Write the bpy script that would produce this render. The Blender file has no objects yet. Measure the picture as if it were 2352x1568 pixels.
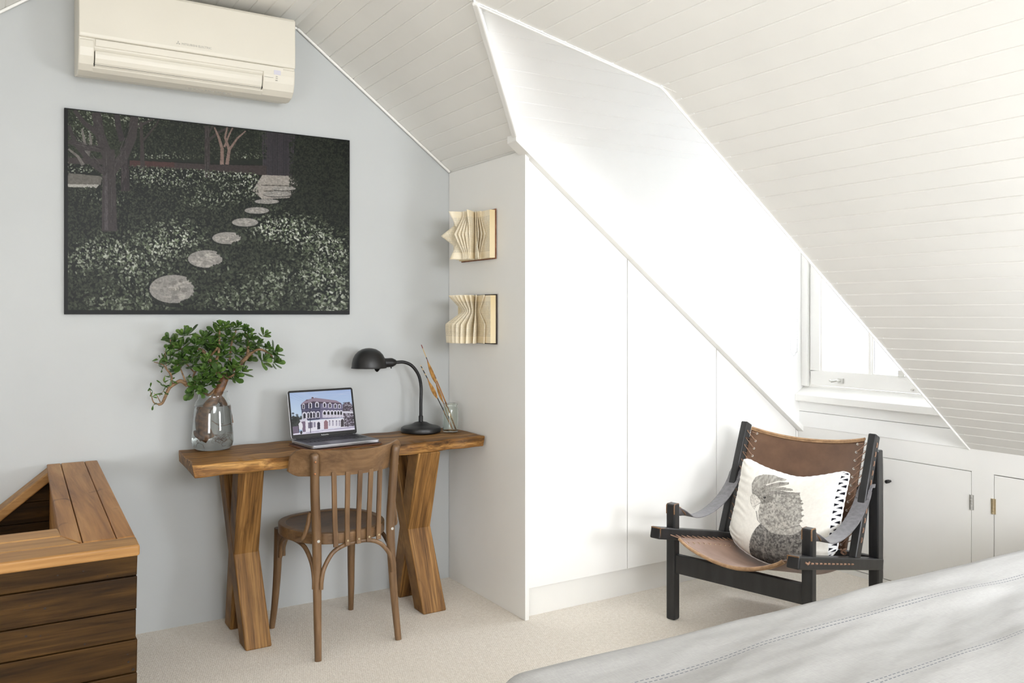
import bpy, bmesh, math, random
import numpy as np
from mathutils import Vector, Matrix, noise

scene = bpy.context.scene
COL = scene.collection
PI = math.pi
random.seed(7)

# ------------------------------------------------------------------ camera
cam_d = bpy.data.cameras.new('camera')
cam = bpy.data.objects.new('camera', cam_d)
COL.objects.link(cam)
cam.location = (0, 0, 1.28)
cam.rotation_euler = (PI / 2, 0, -math.radians(31.68))
cam_d.sensor_width = 36.0
cam_d.lens = 29.69
cam_d.shift_y = -0.0255
cam_d.clip_start = 0.05
scene.camera = cam

# ------------------------------------------------------------------ exposure
scene.view_settings.view_transform = 'Standard'
scene.view_settings.look = 'None'
scene.view_settings.gamma = 1.0
scene.view_settings.use_curve_mapping = False
scene.view_settings.exposure = 0.36
try:
    scene.cycles.use_denoising = True
    scene.cycles.max_bounces = 14
    scene.cycles.diffuse_bounces = 7
    scene.cycles.transmission_bounces = 10
    scene.cycles.sample_clamp_indirect = 6.0
except Exception:
    pass

# ------------------------------------------------------------------ sky, dormer daylight and added lamps
world = bpy.data.worlds.new('world')
scene.world = world
world.use_nodes = True
bg = world.node_tree.nodes['Background']
bg.inputs[0].default_value = (0.92, 0.96, 1.0, 1)
bg.inputs[1].default_value = 1.6


def area(name, loc, target, sx, sy, power, col=(1, 1, 1)):
    d = bpy.data.lights.new(name, 'AREA')
    d.shape = 'RECTANGLE'
    d.size, d.size_y, d.energy, d.color = sx, sy, power, col
    o = bpy.data.objects.new(name, d)
    COL.objects.link(o)
    o.location = loc
    o.rotation_euler = (Vector(target) - Vector(loc)).to_track_quat('-Z', 'Y').to_euler()
    return o


# skylight falling through the dormer window, seen from above its head
area('dormer_daylight', (4.12, 2.53, 1.96), (2.2, 2.62, 1.62), 0.85, 0.62, 215, (0.95, 0.985, 1.04))
# added lamp beside the bed for unseen light from the right; no window built
area('bedside_added_light', (2.80, 0.20, 1.05), (0.9, 3.2, 0.95), 0.6, 0.42, 21, (0.955, 0.985, 1.035))
# added fill lamp behind the camera; the rear wall has no window
area('rear_fill_light', (0.9, -2.2, 1.85), (1.7, 2.2, -0.2), 2.0, 1.0, 88, (0.955, 0.985, 1.035))
# added fill lamp under the opposite roof slope, brightening the knee wall side
area('opposite_slope_fill_light', (-1.45, -0.1, 1.0), (2.8, 2.6, 0.2), 1.0, 0.45, 18, (0.955, 0.985, 1.035))


# ------------------------------------------------------------------ helpers
def S(r, g, b):
    def f(c):
        c /= 255.0
        return c / 12.92 if c <= 0.04045 else ((c + 0.055) / 1.055) ** 2.4
    return (f(r), f(g), f(b), 1.0)


def tagk(o, label=None, cat=None, group=None, kind=None):
    if label: o['label'] = label
    if cat: o['category'] = cat
    if group: o['group'] = group
    if kind: o['kind'] = kind
    return o


def thing(name, label, cat, loc=(0, 0, 0), rotz=0.0, group=None):
    o = bpy.data.objects.new(name, None)
    o.empty_display_size = 0.1
    COL.objects.link(o)
    o.location = loc
    o.rotation_euler = (0, 0, rotz)
    return tagk(o, label, cat, group)


class MB:
    """collects shapes into one mesh; vertices are stored relative to the origin o"""
    def __init__(self, o=(0, 0, 0)):
        self.o = Vector(o)
        self.v, self.f, self.s = [], [], []

    def add(self, vs, fs, smooth=False):
        n = len(self.v)
        self.v += [Vector(p) - self.o for p in vs]
        self.f += [[i + n for i in f] for f in fs]
        self.s += [smooth] * len(fs)
        return self

    def box(self, a, b):
        x0, y0, z0 = a
        x1, y1, z1 = b
        vs = [(x0, y0, z0), (x1, y0, z0), (x1, y1, z0), (x0, y1, z0), (x0, y0, z1), (x1, y0, z1), (x1, y1, z1), (x0, y1, z1)]
        return self.hexa(vs)

    def hexa(self, vs):
        return self.add(vs, [(0, 3, 2, 1), (4, 5, 6, 7), (0, 1, 5, 4), (1, 2, 6, 5), (2, 3, 7, 6), (3, 0, 4, 7)])

    def prism(self, poly, ax, a, b):
        """polygon in the two other axes (cyclic order), extruded along ax from a to b"""
        def P(p, t):
            q = [0, 0, 0]
            q[ax] = t
            o1, o2 = [(1, 2), (0, 2), (0, 1)][ax]
            q[o1], q[o2] = p
            return q
        n = len(poly)
        vs = [P(p, a) for p in poly] + [P(p, b) for p in poly]
        fs = [list(range(n))[::-1], list(range(n, 2 * n))]
        fs += [(i, (i + 1) % n, n + (i + 1) % n, n + i) for i in range(n)]
        return self.add(vs, fs)

    def beam(self, p, q, w, t, up=(0, 0, 1)):
        """rectangular bar from p to q: w across, t along up"""
        p, q = Vector(p), Vector(q)
        d = (q - p).normalized()
        s = d.cross(Vector(up)).normalized()
        u = s.cross(d)
        vs = []
        for c in (p, q):
            for a, b in ((-1, -1), (1, -1), (1, 1), (-1, 1)):
                vs.append(c + s * a * w / 2 + u * b * t / 2)
        return self.hexa(vs)

    def tube(self, pts, r, n=10, caps=True, closed=False, flat=None):
        pts = [Vector(p) for p in pts]
        m = len(pts)
        rs = r if isinstance(r, (list, tuple)) else [r] * m
        tan = []
        for i in range(m):
            a = pts[(i - 1) % m] if (closed or i > 0) else pts[i]
            b = pts[(i + 1) % m] if (closed or i < m - 1) else pts[i]
            tan.append((b - a).normalized())
        ref = Vector((0, 0, 1)) if abs(tan[0].z) < 0.9 else Vector((0, 1, 0))
        u = tan[0].cross(ref).normalized()
        vs, fs = [], []
        for i in range(m):
            u = (u - tan[i] * u.dot(tan[i])).normalized()
            w = tan[i].cross(u)
            for k in range(n):
                a = 2 * PI * k / n
                fx = flat if flat else 1.0
                vs.append(pts[i] + u * math.cos(a) * rs[i] + w * math.sin(a) * rs[i] * fx)
        for i in range(m if closed else m - 1):
            j = (i + 1) % m
            for k in range(n):
                l = (k + 1) % n
                fs.append((i * n + k, i * n + l, j * n + l, j * n + k))
        self.add(vs, fs, True)
        if caps and not closed:
            self.add([vs[k] for k in range(n)], [list(range(n))[::-1]])
            self.add([vs[(m - 1) * n + k] for k in range(n)], [list(range(n))])
        return self

    def ribbon(self, pts, wid, side, th):
        """flat strap: centre points, width vectors' length wid along side(s), thickness th"""
        pts = [Vector(p) for p in pts]
        m = len(pts)
        sd = side if isinstance(side, list) else [Vector(side)] * m
        wd = wid if isinstance(wid, list) else [wid] * m
        vs, fs = [], []
        for i in range(m):
            a, b = pts[max(0, i - 1)], pts[min(m - 1, i + 1)]
            t = (b - a).normalized()
            s = Vector(sd[i]).normalized()
            nn = t.cross(s).normalized()
            for (p_, q_) in ((-1, -1), (1, -1), (1, 1), (-1, 1)):
                vs.append(pts[i] + s * p_ * wd[i] / 2 + nn * q_ * th / 2)
        for i in range(m - 1):
            for k in range(4):
                l = (k + 1) % 4
                fs.append((i * 4 + k, i * 4 + l, i * 4 + 4 + l, i * 4 + 4 + k))
        fs.append((3, 2, 1, 0))
        e = (m - 1) * 4
        fs.append((e, e + 1, e + 2, e + 3))
        return self.add(vs, fs, True)

    def lathe(self, prof, c, n=40, axis=None):
        """profile [(r, h)] turned about the vertical (or axis) through c"""
        c = Vector(c)
        if axis is None:
            ex, ey, ez = Vector((1, 0, 0)), Vector((0, 1, 0)), Vector((0, 0, 1))
        else:
            ez = Vector(axis).normalized()
            ex = ez.cross(Vector((0, 0, 1)) if abs(ez.z) < 0.9 else Vector((1, 0, 0))).normalized()
            ey = ez.cross(ex)
        vs, fs = [], []
        m = len(prof)
        for (r, h) in prof:
            for k in range(n):
                a = 2 * PI * k / n
                vs.append(c + ex * r * math.cos(a) + ey * r * math.sin(a) + ez * h)
        for i in range(m - 1):
            for k in range(n):
                l = (k + 1) % n
                fs.append((i * n + k, i * n + l, (i + 1) * n + l, (i + 1) * n + k))
        return self.add(vs, fs, True)

    def grid(self, P, closed_u=False):
        """P[i][j] points"""
        m, n = len(P), len(P[0])
        vs = [p for row in P for p in row]
        fs = []
        for i in range(m - 1):
            for j in range(n - 1):
                fs.append((i * n + j, i * n + j + 1, (i + 1) * n + j + 1, (i + 1) * n + j))
        return self.add(vs, fs, True)

    def mesh(self, name, angle=35):
        me = bpy.data.meshes.new(name)
        me.from_pydata([tuple(p) for p in self.v], [], self.f)
        me.polygons.foreach_set('use_smooth', self.s)
        bm = bmesh.new()
        bm.from_mesh(me)
        bmesh.ops.remove_doubles(bm, verts=bm.verts, dist=1e-6)
        bmesh.ops.recalc_face_normals(bm, faces=bm.faces)
        bm.to_mesh(me)
        bm.free()
        if any(self.s):
            me.set_sharp_from_angle(angle=math.radians(angle))
        me.update()
        return me

    def build(self, name, mat, parent=None, bevel=0.0, seg=2, label=None, solid=0.0, sub=0, angle=35):
        me = self.mesh(name, angle)
        me.materials.append(mat)
        o = bpy.data.objects.new(name, me)
        COL.objects.link(o)
        if parent is not None:
            o.parent = parent
        else:
            o.location = self.o
        if solid:
            md = o.modifiers.new('solid', 'SOLIDIFY')
            md.thickness = solid
            md.offset = 0
        if sub:
            md = o.modifiers.new('sub', 'SUBSURF')
            md.levels = md.render_levels = sub
        if bevel:
            md = o.modifiers.new('bevel', 'BEVEL')
            md.width = bevel
            md.segments = seg
            md.limit_method = 'ANGLE'
            md.angle_limit = math.radians(40)
            md.harden_normals = False
        if label:
            o['label'] = label
        return o


def struct(o):
    o['kind'] = 'structure'
    return o


def spline(pts, n):
    """Catmull-Rom through pts, n samples per span"""
    pts = [Vector(p) for p in pts]
    out = []
    for i in range(len(pts) - 1):
        p0 = pts[i - 1] if i > 0 else pts[i] * 2 - pts[i + 1]
        p1, p2 = pts[i], pts[i + 1]
        p3 = pts[i + 2] if i + 2 < len(pts) else p2 * 2 - p1
        for k in range(n):
            t = k / n
            out.append(0.5 * ((2 * p1) + (p2 - p0) * t + (2 * p0 - 5 * p1 + 4 * p2 - p3) * t * t + (3 * p1 - p0 - 3 * p2 + p3) * t ** 3))
    out.append(pts[-1])
    return out


def text_mesh(name, s, size, mat, parent, M, ext=0.0004, align='CENTER'):
    cu = bpy.data.curves.new(name, 'FONT')
    cu.body = s
    cu.size = size
    cu.extrude = ext
    cu.align_x = align
    cu.resolution_u = 2
    tmp = bpy.data.objects.new(name + '_curve', cu)
    COL.objects.link(tmp)
    bpy.context.view_layer.update()
    me = bpy.data.meshes.new_from_object(tmp.evaluated_get(bpy.context.evaluated_depsgraph_get()))
    bpy.data.objects.remove(tmp)
    bpy.data.curves.remove(cu)
    me.transform(M)
    me.materials.clear()
    me.materials.append(mat)
    o = bpy.data.objects.new(name, me)
    COL.objects.link(o)
    o.parent = parent
    return o


# ------------------------------------------------------------------ materials
def new_mat(name):
    m = bpy.data.materials.new(name)
    m.use_nodes = True
    nt = m.node_tree
    b = nt.nodes['Principled BSDF']
    return m, nt, b


def node(nt, t, **kw):
    n = nt.nodes.new(t)
    for k, v in kw.items():
        setattr(n, k, v)
    return n


def ramp(nt, stops):
    r = nt.nodes.new('ShaderNodeValToRGB')
    e = r.color_ramp.elements
    e[0].position, e[0].color = stops[0]
    e[1].position, e[1].color = stops[-1]
    for p, c in stops[1:-1]:
        k = e.new(p)
        k.color = c
    return r


def noise_tex(nt, scale3, detail=4, rough=0.55, dist=0.0):
    tc = nt.nodes.new('ShaderNodeTexCoord')
    mp = nt.nodes.new('ShaderNodeMapping')
    mp.inputs['Scale'].default_value = scale3
    nt.links.new(tc.outputs['Object'], mp.inputs['Vector'])
    n = nt.nodes.new('ShaderNodeTexNoise')
    n.inputs['Scale'].default_value = 1.0
    n.inputs['Detail'].default_value = detail
    n.inputs['Roughness'].default_value = rough
    n.inputs['Distortion'].default_value = dist
    nt.links.new(mp.outputs[0], n.inputs['Vector'])
    return n


def bump(nt, b, src, strength, dist=0.01):
    bp = nt.nodes.new('ShaderNodeBump')
    bp.inputs['Strength'].default_value = strength
    bp.inputs['Distance'].default_value = dist
    nt.links.new(src, bp.inputs['Height'])
    nt.links.new(bp.outputs[0], b.inputs['Normal'])
    return bp


def pmat(name, c1, c2, scale=(8, 8, 8), rough=0.5, bmp=0.0, bdist=0.002, detail=4, metal=0.0, spec=0.5, lo=0.35, hi=0.65, coat=0.0):
    m, nt, b = new_mat(name)
    n = noise_tex(nt, scale, detail)
    r = ramp(nt, [(lo, c1), (hi, c2)])
    nt.links.new(n.outputs['Fac'], r.inputs[0])
    nt.links.new(r.outputs[0], b.inputs['Base Color'])
    b.inputs['Roughness'].default_value = rough
    b.inputs['Metallic'].default_value = metal
    b.inputs['Specular IOR Level'].default_value = spec
    b.inputs['Coat Weight'].default_value = coat
    if bmp:
        bump(nt, b, n.outputs['Fac'], bmp, bdist)
    return m


def wood(name, dark, mid, light, axis=2, rough=0.5, fine=90, broad=11, along=0.9, bmp=0.25, dist=0.8, spec=0.4, knots=True, streak=0.55, yk=1.0):
    m, nt, b = new_mat(name)
    L = nt.links
    sc = [broad] * 3
    sc[1] *= yk
    sc[axis] = along
    n1 = noise_tex(nt, sc, 6, 0.6, dist)
    r1 = ramp(nt, [(0.28, dark), (0.5, mid), (0.72, light)])
    L.new(n1.outputs['Fac'], r1.inputs[0])
    sf = [fine] * 3
    sf[1] *= yk
    sf[axis] = along * 3.0
    n2 = noise_tex(nt, sf, 3, 0.6, 0.2)
    r2 = ramp(nt, [(0.3, (streak, streak * 0.94, streak * 0.88, 1)), (0.6, (1, 1, 1, 1))])
    L.new(n2.outputs['Fac'], r2.inputs[0])
    mx = node(nt, 'ShaderNodeMix', data_type='RGBA', blend_type='MULTIPLY')
    mx.inputs[0].default_value = 1.0
    L.new(r1.outputs[0], mx.inputs[6])
    L.new(r2.outputs[0], mx.inputs[7])
    out = mx.outputs[2]
    if knots:
        sk = [16] * 3
        sk[axis] = 5
        n3 = noise_tex(nt, sk, 2, 0.5, 1.5)
        r3 = ramp(nt, [(0.66, (1, 1, 1, 1)), (0.76, (0.42, 0.34, 0.27, 1))])
        L.new(n3.outputs['Fac'], r3.inputs[0])
        m2 = node(nt, 'ShaderNodeMix', data_type='RGBA', blend_type='MULTIPLY')
        m2.inputs[0].default_value = 0.8
        L.new(out, m2.inputs[6])
        L.new(r3.outputs[0], m2.inputs[7])
        out = m2.outputs[2]
    L.new(out, b.inputs['Base Color'])
    b.inputs['Roughness'].default_value = rough
    b.inputs['Specular IOR Level'].default_value = spec
    if bmp:
        bump(nt, b, n2.outputs['Fac'], bmp, 0.002)
    return m


def glass_mat(name, col=(1, 1, 1, 1), ior=1.45, rough=0.0):
    m, nt, b = new_mat(name)
    b.inputs['Transmission Weight'].default_value = 1.0
    b.inputs['IOR'].default_value = ior
    b.inputs['Roughness'].default_value = rough
    n = noise_tex(nt, (3, 3, 3), 1)
    r = ramp(nt, [(0.3, col), (0.7, (1, 1, 1, 1))])
    nt.links.new(n.outputs['Fac'], r.inputs[0])
    nt.links.new(r.outputs[0], b.inputs['Base Color'])
    return m


def attr_mat(name, rough=0.5, emit=0.0, spec=0.4, bscale=None, bmp=0.2):
    m, nt, b = new_mat(name)
    a = node(nt, 'ShaderNodeAttribute', attribute_name='paint')
    if emit:
        nt.links.new(a.outputs['Color'], b.inputs['Emission Color'])
        b.inputs['Emission Strength'].default_value = emit
        b.inputs['Base Color'].default_value = (0.01, 0.01, 0.01, 1)
    else:
        nt.links.new(a.outputs['Color'], b.inputs['Base Color'])
    b.inputs['Roughness'].default_value = rough
    b.inputs['Specular IOR Level'].default_value = spec
    if bscale:
        n = noise_tex(nt, bscale, 3)
        bump(nt, b, n.outputs['Fac'], bmp, 0.002)
    return m


M = {}
M['gable'] = pmat('pale_grey_wall_paint', S(188, 191, 191), S(192, 195, 195), (2, 2, 2), 0.6, 0.05, 0.002, 6)
M['white'] = pmat('white_board_paint', S(236, 235, 231), S(240, 239, 235), (3, 3, 3), 0.5, 0.03, 0.002)
M['cheek'] = pmat('white_wall_paint', S(244, 244, 242), S(247, 247, 245), (3, 3, 3), 0.55, 0.02, 0.002)
M['joinery'] = pmat('satin_white_joinery', S(238, 237, 233), S(241, 240, 237), (2, 2, 2), 0.35, 0.0)
M['trimw'] = pmat('gloss_white_trim', S(240, 239, 235), S(243, 242, 239), (2, 2, 2), 0.3, 0.0)
M['outside'] = pmat('pale_outside_cladding', S(205, 212, 226), S(222, 228, 240), (1, 1, 1), 0.8)
M['ac'] = pmat('cream_plastic', S(216, 211, 198), S(220, 215, 202), (2, 2, 2), 0.38)
M['acgrey'] = pmat('grey_print_ink', S(172, 169, 160), S(180, 177, 168), (9, 9, 9), 0.5)
M['acshade'] = pmat('outlet_shade', S(35, 32, 28), S(45, 42, 38), (9, 9, 9), 0.7)
M['black'] = pmat('matt_black_metal', S(20, 20, 21), S(27, 27, 28), (20, 20, 20), 0.38)
M['blackwood'] = pmat('black_lacquered_wood', S(26, 26, 27), S(40, 40, 41), (30, 30, 5), 0.36, 0.06, 0.001)
M['edgewood'] = pmat('worn_brown_edge', S(88, 62, 40), S(132, 98, 64), (40, 40, 40), 0.4)
M['chrome'] = pmat('polished_metal', S(196, 195, 190), S(212, 211, 206), (9, 9, 9), 0.3, metal=0.55)
M['brass'] = pmat('aged_brass', S(178, 160, 128), S(200, 184, 150), (30, 30, 30), 0.35, metal=0.5)
M['silver'] = pmat('silver_aluminium', S(190, 191, 195), S(200, 201, 205), (9, 9, 9), 0.32, metal=0.9)
M['spacegrey'] = pmat('dark_grey_aluminium', S(88, 88, 94), S(96, 96, 102), (9, 9, 9), 0.4, metal=0.6)
M['keys'] = pmat('black_keys', S(22, 22, 26), S(30, 30, 34), (9, 9, 9), 0.5)
M['screenglass'] = pmat('black_bezel_glass', S(14, 14, 15), S(20, 20, 21), (9, 9, 9), 0.12)
M['whiteink'] = pmat('white_ink', S(225, 225, 225), S(235, 235, 235), (9, 9, 9), 0.5)
M['tan'] = pmat('tan_leather', S(120, 74, 45), S(140, 90, 56), (40, 40, 40), 0.5, 0.1)
# ------------------------------------------------------------------ room shell
YG = 3.677      # gable wall
YN = -2.4       # wall behind the camera
XK = 3.617      # knee wall
CZ = 2.552      # flat ceiling
XL0, XR0 = 0.215, 1.15      # edges of the flat ceiling
RY, RZ = 2.53, 2.353        # dormer ridge
D0, D1 = 2.075, 2.985       # dormer cheeks
EX, EZ = 1.855, 2.023       # dormer eaves


def slope_z(x):
    return 1.985 - 0.75 * (x - 1.906)


def planks(mb, a, b, lim, pos, nrm, pitch, g=0.0028, d=0.0035, start=0.0, breaks=(1.41, 1.855)):
    """boards with vee joints: coordinate t from a to b, lim(t) -> list of (y0, y1), pos(t, y) -> point"""
    N_ = Vector(nrm)
    t = a + start
    edges = [a] if start > 0 else []
    while t < b - 1e-6:
        edges.append(t)
        t += pitch
    edges.append(b)
    for t0, t1 in zip(edges[:-1], edges[1:]):
        if t1 - t0 < 3 * g:
            continue
        ts = [(t0, d), (t0 + g, 0), (t1 - g, 0), (t1, d)]
        ts += [(q, d * max(0.0, 1 - (q - t0) / g, 1 - (t1 - q) / g)) for q in breaks if t0 < q < t1]
        ts.sort()
        for (ta, da), (tb, db) in zip(ts[:-1], ts[1:]):
            for A, B in zip(lim(ta + 1e-7), lim(tb - 1e-7)):
                mb.add([pos(ta, A[0]) + N_ * da, pos(ta, A[1]) + N_ * da, pos(tb, B[1]) + N_ * db, pos(tb, B[0]) + N_ * db], [(0, 1, 2, 3)])


def slope_lim(x):
    if x < 1.41:
        return [(YN, YG + 0.05)]
    if x < EX:
        k = (x - 1.41) / (EX - 1.41)
        return [(YN, RY - k * (RY - D0)), (RY + k * (D1 - RY), YG + 0.05)]
    return [(YN, D0), (D1, YG + 0.05)]


up = Vector((0.6, 0, 0.8))
mb = MB()
planks(mb, XR0 - 0.02, XK + 0.03, slope_lim, lambda x, y: Vector((x, y, slope_z(x))), up, 0.0556)
struct(mb.build('ceiling', M['white'])).data.name = 'sloped_board_ceiling'
# flat boarded ceiling
mb = MB()
planks(mb, XL0 - 0.03, XR0 + 0.03, lambda x: [(YN, YG + 0.05)], lambda x, y: Vector((x, y, CZ + 0.003)), (0, 0, 1), 0.0668)
struct(mb.build('ceiling', M['white']))
# the opposite slope, only its top corner shows
mb = MB()
planks(mb, -2.25, XL0 + 0.02, lambda x: [(YN, YG + 0.05)], lambda x, y: Vector((x, y, CZ - 0.75 * (XL0 - x))), (-0.6, 0, 0.8), 0.056)
struct(mb.build('ceiling', M['white']))
# dormer roof, both sides
for far in (True, False):
    mb = MB()
    ye = D1 if far else D0
    def pos(t, x, ye=ye):
        return Vector((x, RY + (ye - RY) * t / 0.56, RZ + (EZ - RZ) * t / 0.56))
    planks(mb, -0.03, 0.60, lambda t: [(1.408 + (EX - 1.41) * t / 0.56, XK + 0.12)], pos, (0, 0.6 if far else -0.6, 0.8), 0.07, start=0.06, g=0.002, d=0.002)
    struct(mb.build('ceiling', M['cheek']))
# dormer cheeks
for y, nm in ((D1, 'wall_cheek_far'), (D0, 'wall_cheek_near')):
    mb = MB()
    lo = 0.012 if y > 2.5 else -0.001
    pts = [(EX - 0.004, slope_z(EX - 0.004) - lo), (XK + 0.12, slope_z(XK + 0.12) - lo), (XK + 0.12, EZ + 0.03), (EX - 0.004, EZ + 0.03)]
    mb.prism(pts, 1, y, y + (0.03 if y > 2.5 else -0.03))
    struct(mb.build(nm, M['cheek']))

# outer roof blocks over the boards, added to stop sky light leaking in
mb = MB()
mb.prism([(-2.5, CZ - 0.75 * (XL0 + 2.5) + 0.12), (XL0, CZ + 0.12), (XR0, CZ + 0.12), (1.33, CZ + 0.05), (1.33, CZ + 0.14), (-0.0, CZ + 0.30), (-2.5, CZ - 0.75 * (XL0 + 2.5) + 0.30)], 1, YN - 0.1, YG + 0.1)
mb.prism([(1.30, slope_z(1.30) + 0.06), (XK + 0.1, slope_z(XK + 0.1) + 0.06), (XK + 0.1, slope_z(XK + 0.1) + 0.16), (1.30, slope_z(1.30) + 0.16)], 1, YN - 0.1, D0 - 0.031)
mb.prism([(1.30, slope_z(1.30) + 0.06), (XK + 0.1, slope_z(XK + 0.1) + 0.06), (XK + 0.1, slope_z(XK + 0.1) + 0.16), (1.30, slope_z(1.30) + 0.16)], 1, D1 + 0.031, YG + 0.1)
mb.prism([(D0 - 0.2, EZ - 0.05), (RY, RZ + 0.10), (D1 + 0.2, EZ - 0.05), (D1 + 0.2, EZ + 0.1), (RY, RZ + 0.25), (D0 - 0.2, EZ + 0.1)], 0, 2.05, XK + 0.12)
struct(mb.build('roof_light_seal', M['outside']))

# gable wall
mb = MB()
poly = [(-2.4, -0.02), (XK + 0.1, -0.02), (XK + 0.1, 0.8), (XK, slope_z(XK) + 0.02), (XR0, CZ + 0.02), (XL0, CZ + 0.02), (-2.4, CZ - 0.75 * (XL0 + 2.4) + 0.02)]
mb.prism(poly, 1, YG, YG + 0.1)
struct(mb.build('wall_gable', M['gable']))
mb = MB()
mb.prism(poly, 1, YN - 0.1, YN)
struct(mb.build('wall_rear', M['cheek']))
# low side wall beyond the stair
mb = MB()
mb.box((-2.3, YN, -0.02), (-2.2, YG, 0.8))
struct(mb.build('wall_left', M['cheek']))

# floor, carpet
def carpet():
    m, nt, b = new_mat('loop_pile_carpet')
    L = nt.links
    tc = nt.nodes.new('ShaderNodeTexCoord')
    mp = nt.nodes.new('ShaderNodeMapping')
    mp.inputs['Rotation'].default_value = (0, 0, math.radians(12))
    mp.inputs['Scale'].default_value = (130, 200, 130)
    L.new(tc.outputs['Object'], mp.inputs['Vector'])
    vo = nt.nodes.new('ShaderNodeTexVoronoi')
    vo.inputs['Scale'].default_value = 1.0
    vo.inputs['Randomness'].default_value = 0.55
    L.new(mp.outputs[0], vo.inputs['Vector'])
    n = noise_tex(nt, (60, 60, 60), 4, 0.7)
    r = ramp(nt, [(0.25, S(229, 220, 206)), (0.75, S(248, 242, 232))])
    L.new(n.outputs['Fac'], r.inputs[0])
    r2 = ramp(nt, [(0.1, (1, 1, 1, 1)), (0.75, (0.80, 0.785, 0.765, 1))])
    L.new(vo.outputs['Distance'], r2.inputs[0])
    mx = node(nt, 'ShaderNodeMix', data_type='RGBA', blend_type='MULTIPLY')
    mx.inputs[0].default_value = 0.8
    L.new(r.outputs[0], mx.inputs[6])
    L.new(r2.outputs[0], mx.inputs[7])
    L.new(mx.outputs[2], b.inputs['Base Color'])
    b.inputs['Roughness'].default_value = 0.95
    b.inputs['Specular IOR Level'].default_value = 0.1
    b.inputs['Sheen Weight'].default_value = 0.15
    inv = node(nt, 'ShaderNodeMath', operation='MULTIPLY')
    inv.inputs[1].default_value = -1.0
    L.new(vo.outputs['Distance'], inv.inputs[0])
    bump(nt, b, inv.outputs[0], 0.5, 0.004)
    return m


M['carpet'] = carpet()
mb = MB()
mb.box((-2.3, YN - 0.1, -0.06), (XK + 0.1, YG + 0.1, 0.0))
struct(mb.build('floor', M['carpet']))

# thin scribe mould where the gable wall meets the boards
mb = MB()
for p, q in (((XR0, YG - 0.012, CZ - 0.008), (1.906, YG - 0.012, slope_z(1.906) - 0.008)), ((XL0, YG - 0.012, CZ - 0.008), (XR0, YG - 0.012, CZ - 0.008)),
             ((-1.0, YG - 0.012, CZ - 0.75 * (XL0 + 1.0) - 0.008), (XL0, YG - 0.012, CZ - 0.008))):
    mb.beam(p, q, 0.014, 0.011)
struct(mb.build('trim_1', M['trimw'], bevel=0.005))
# cover strip along the valley and rake of the far dormer cheek
mb = MB()
v0, v1 = Vector((1.41, RY, RZ)), Vector((EX, D1, EZ))
off = Vector((-0.6, 0, -0.8)) * 0.006 + Vector((0.02, -0.025, 0)) * 0.25
mb.beam(v0 + off, v1 + off, 0.03, 0.016, up=(0.6, 0, 0.8))
struct(mb.build('trim_2', M['trimw'], bevel=0.006))
mb = MB()
def rake(x):
    return slope_z(x)
n_ = Vector((0.6, 0, 0.8))
mb.prism([(EX - 0.01, rake(EX - 0.01)), (XK, rake(XK)), (XK, rake(XK) - 0.030), (EX - 0.01, rake(EX - 0.01) - 0.030)], 1, 2.957, 3.03)
mb.prism([(EX + 0.01, rake(EX + 0.01) + 0.016), (XK, rake(XK) + 0.016), (XK, rake(XK)), (EX + 0.01, rake(EX + 0.01))], 1, 2.974, 2.99)
struct(mb.build('trim_3', M['trimw'], bevel=0.003))
# valley strip of the near dormer edge
mb = MB()
v1 = Vector((EX, D0, EZ))
mb.beam(v0 + Vector((0, 0.004, -0.004)), v1 + Vector((0, 0.004, -0.004)), 0.007, 0.008, up=(0.6, 0, 0.8))
mb.beam(v1 + Vector((0, 0.004, -0.004)), Vector((XK, D0 + 0.004, slope_z(XK) - 0.004)), 0.007, 0.008, up=(0.6, 0, 0.8))
struct(mb.build('trim_4', M['trimw'], bevel=0.003))

# knee wall with the eaves cupboards: frame around three openings
DZ0, DZ1 = 0.025, 0.606
DOORS = [(2.505, 2.947), (2.068, 2.499), (1.47, 1.975)]
mb = MB()
T = 0.02
mb.box((XK, YN, DZ1), (XK + T, YG, 0.72))
mb.box((XK, YN, 0), (XK + T, YG, DZ0))
for a, b in ((YN, 1.47), (1.975, 2.068), (2.947, YG)):
    mb.box((XK, a, DZ0), (XK + T, b, DZ1))
mb.box((XK + 0.06, YN, 0), (XK + 0.08, YG, 0.72))
struct(mb.build('wall_right', M['joinery']))
# boarding between knee wall and window sill
mb = MB()
for z0, z1 in ((0.70, 0.778), (0.780, 0.85)):
    mb.box((XK - 0.003, D0, z0), (XK + 0.05, D1, z1))
struct(mb.build('wall_below_window', M['cheek'], bevel=0.0015))
for i, (a, b) in enumerate(DOORS):
    gp = 0.003
    mb = MB((XK, a, 0))
    mb.box((XK + 0.001, a + gp, DZ0 + gp), (XK + 0.017, b - gp, DZ1 - 0.004))
    d = struct(mb.build('door_%d' % (i + 1), M['joinery'], bevel=0.0015))
    hy = {0: b, 1: a, 2: b}[i]
    for hz in (0.47, 0.15):
        h = MB((XK, a, 0))
        for k in range(5):
            z0 = hz - 0.032 + k * 0.013
            h.lathe([(0.0, 0), (0.0048, 0.0002), (0.0048, 0.0122), (0.0, 0.0124)], (XK - 0.002, hy, z0), 12)
        h.box((XK - 0.0012, hy - 0.010, hz - 0.032), (XK + 0.003, hy + 0.010, hz + 0.033))
        h.build('hinge', M['brass'] if i == 2 else M['chrome'], d, label='five knuckle metal hinge')
    if i == 1:
        k = MB((XK, a, 0))
        k.lathe([(0.006, 0), (0.006, 0.012), (0.0085, 0.014), (0.0085, 0.032), (0.0075, 0.0335), (0.0, 0.0335)], (XK + 0.002, 2.458, 0.497), 20, axis=(-1, 0, 0))
        k.build('knob', M['black'], d, label='small black cylindrical knob')

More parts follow.
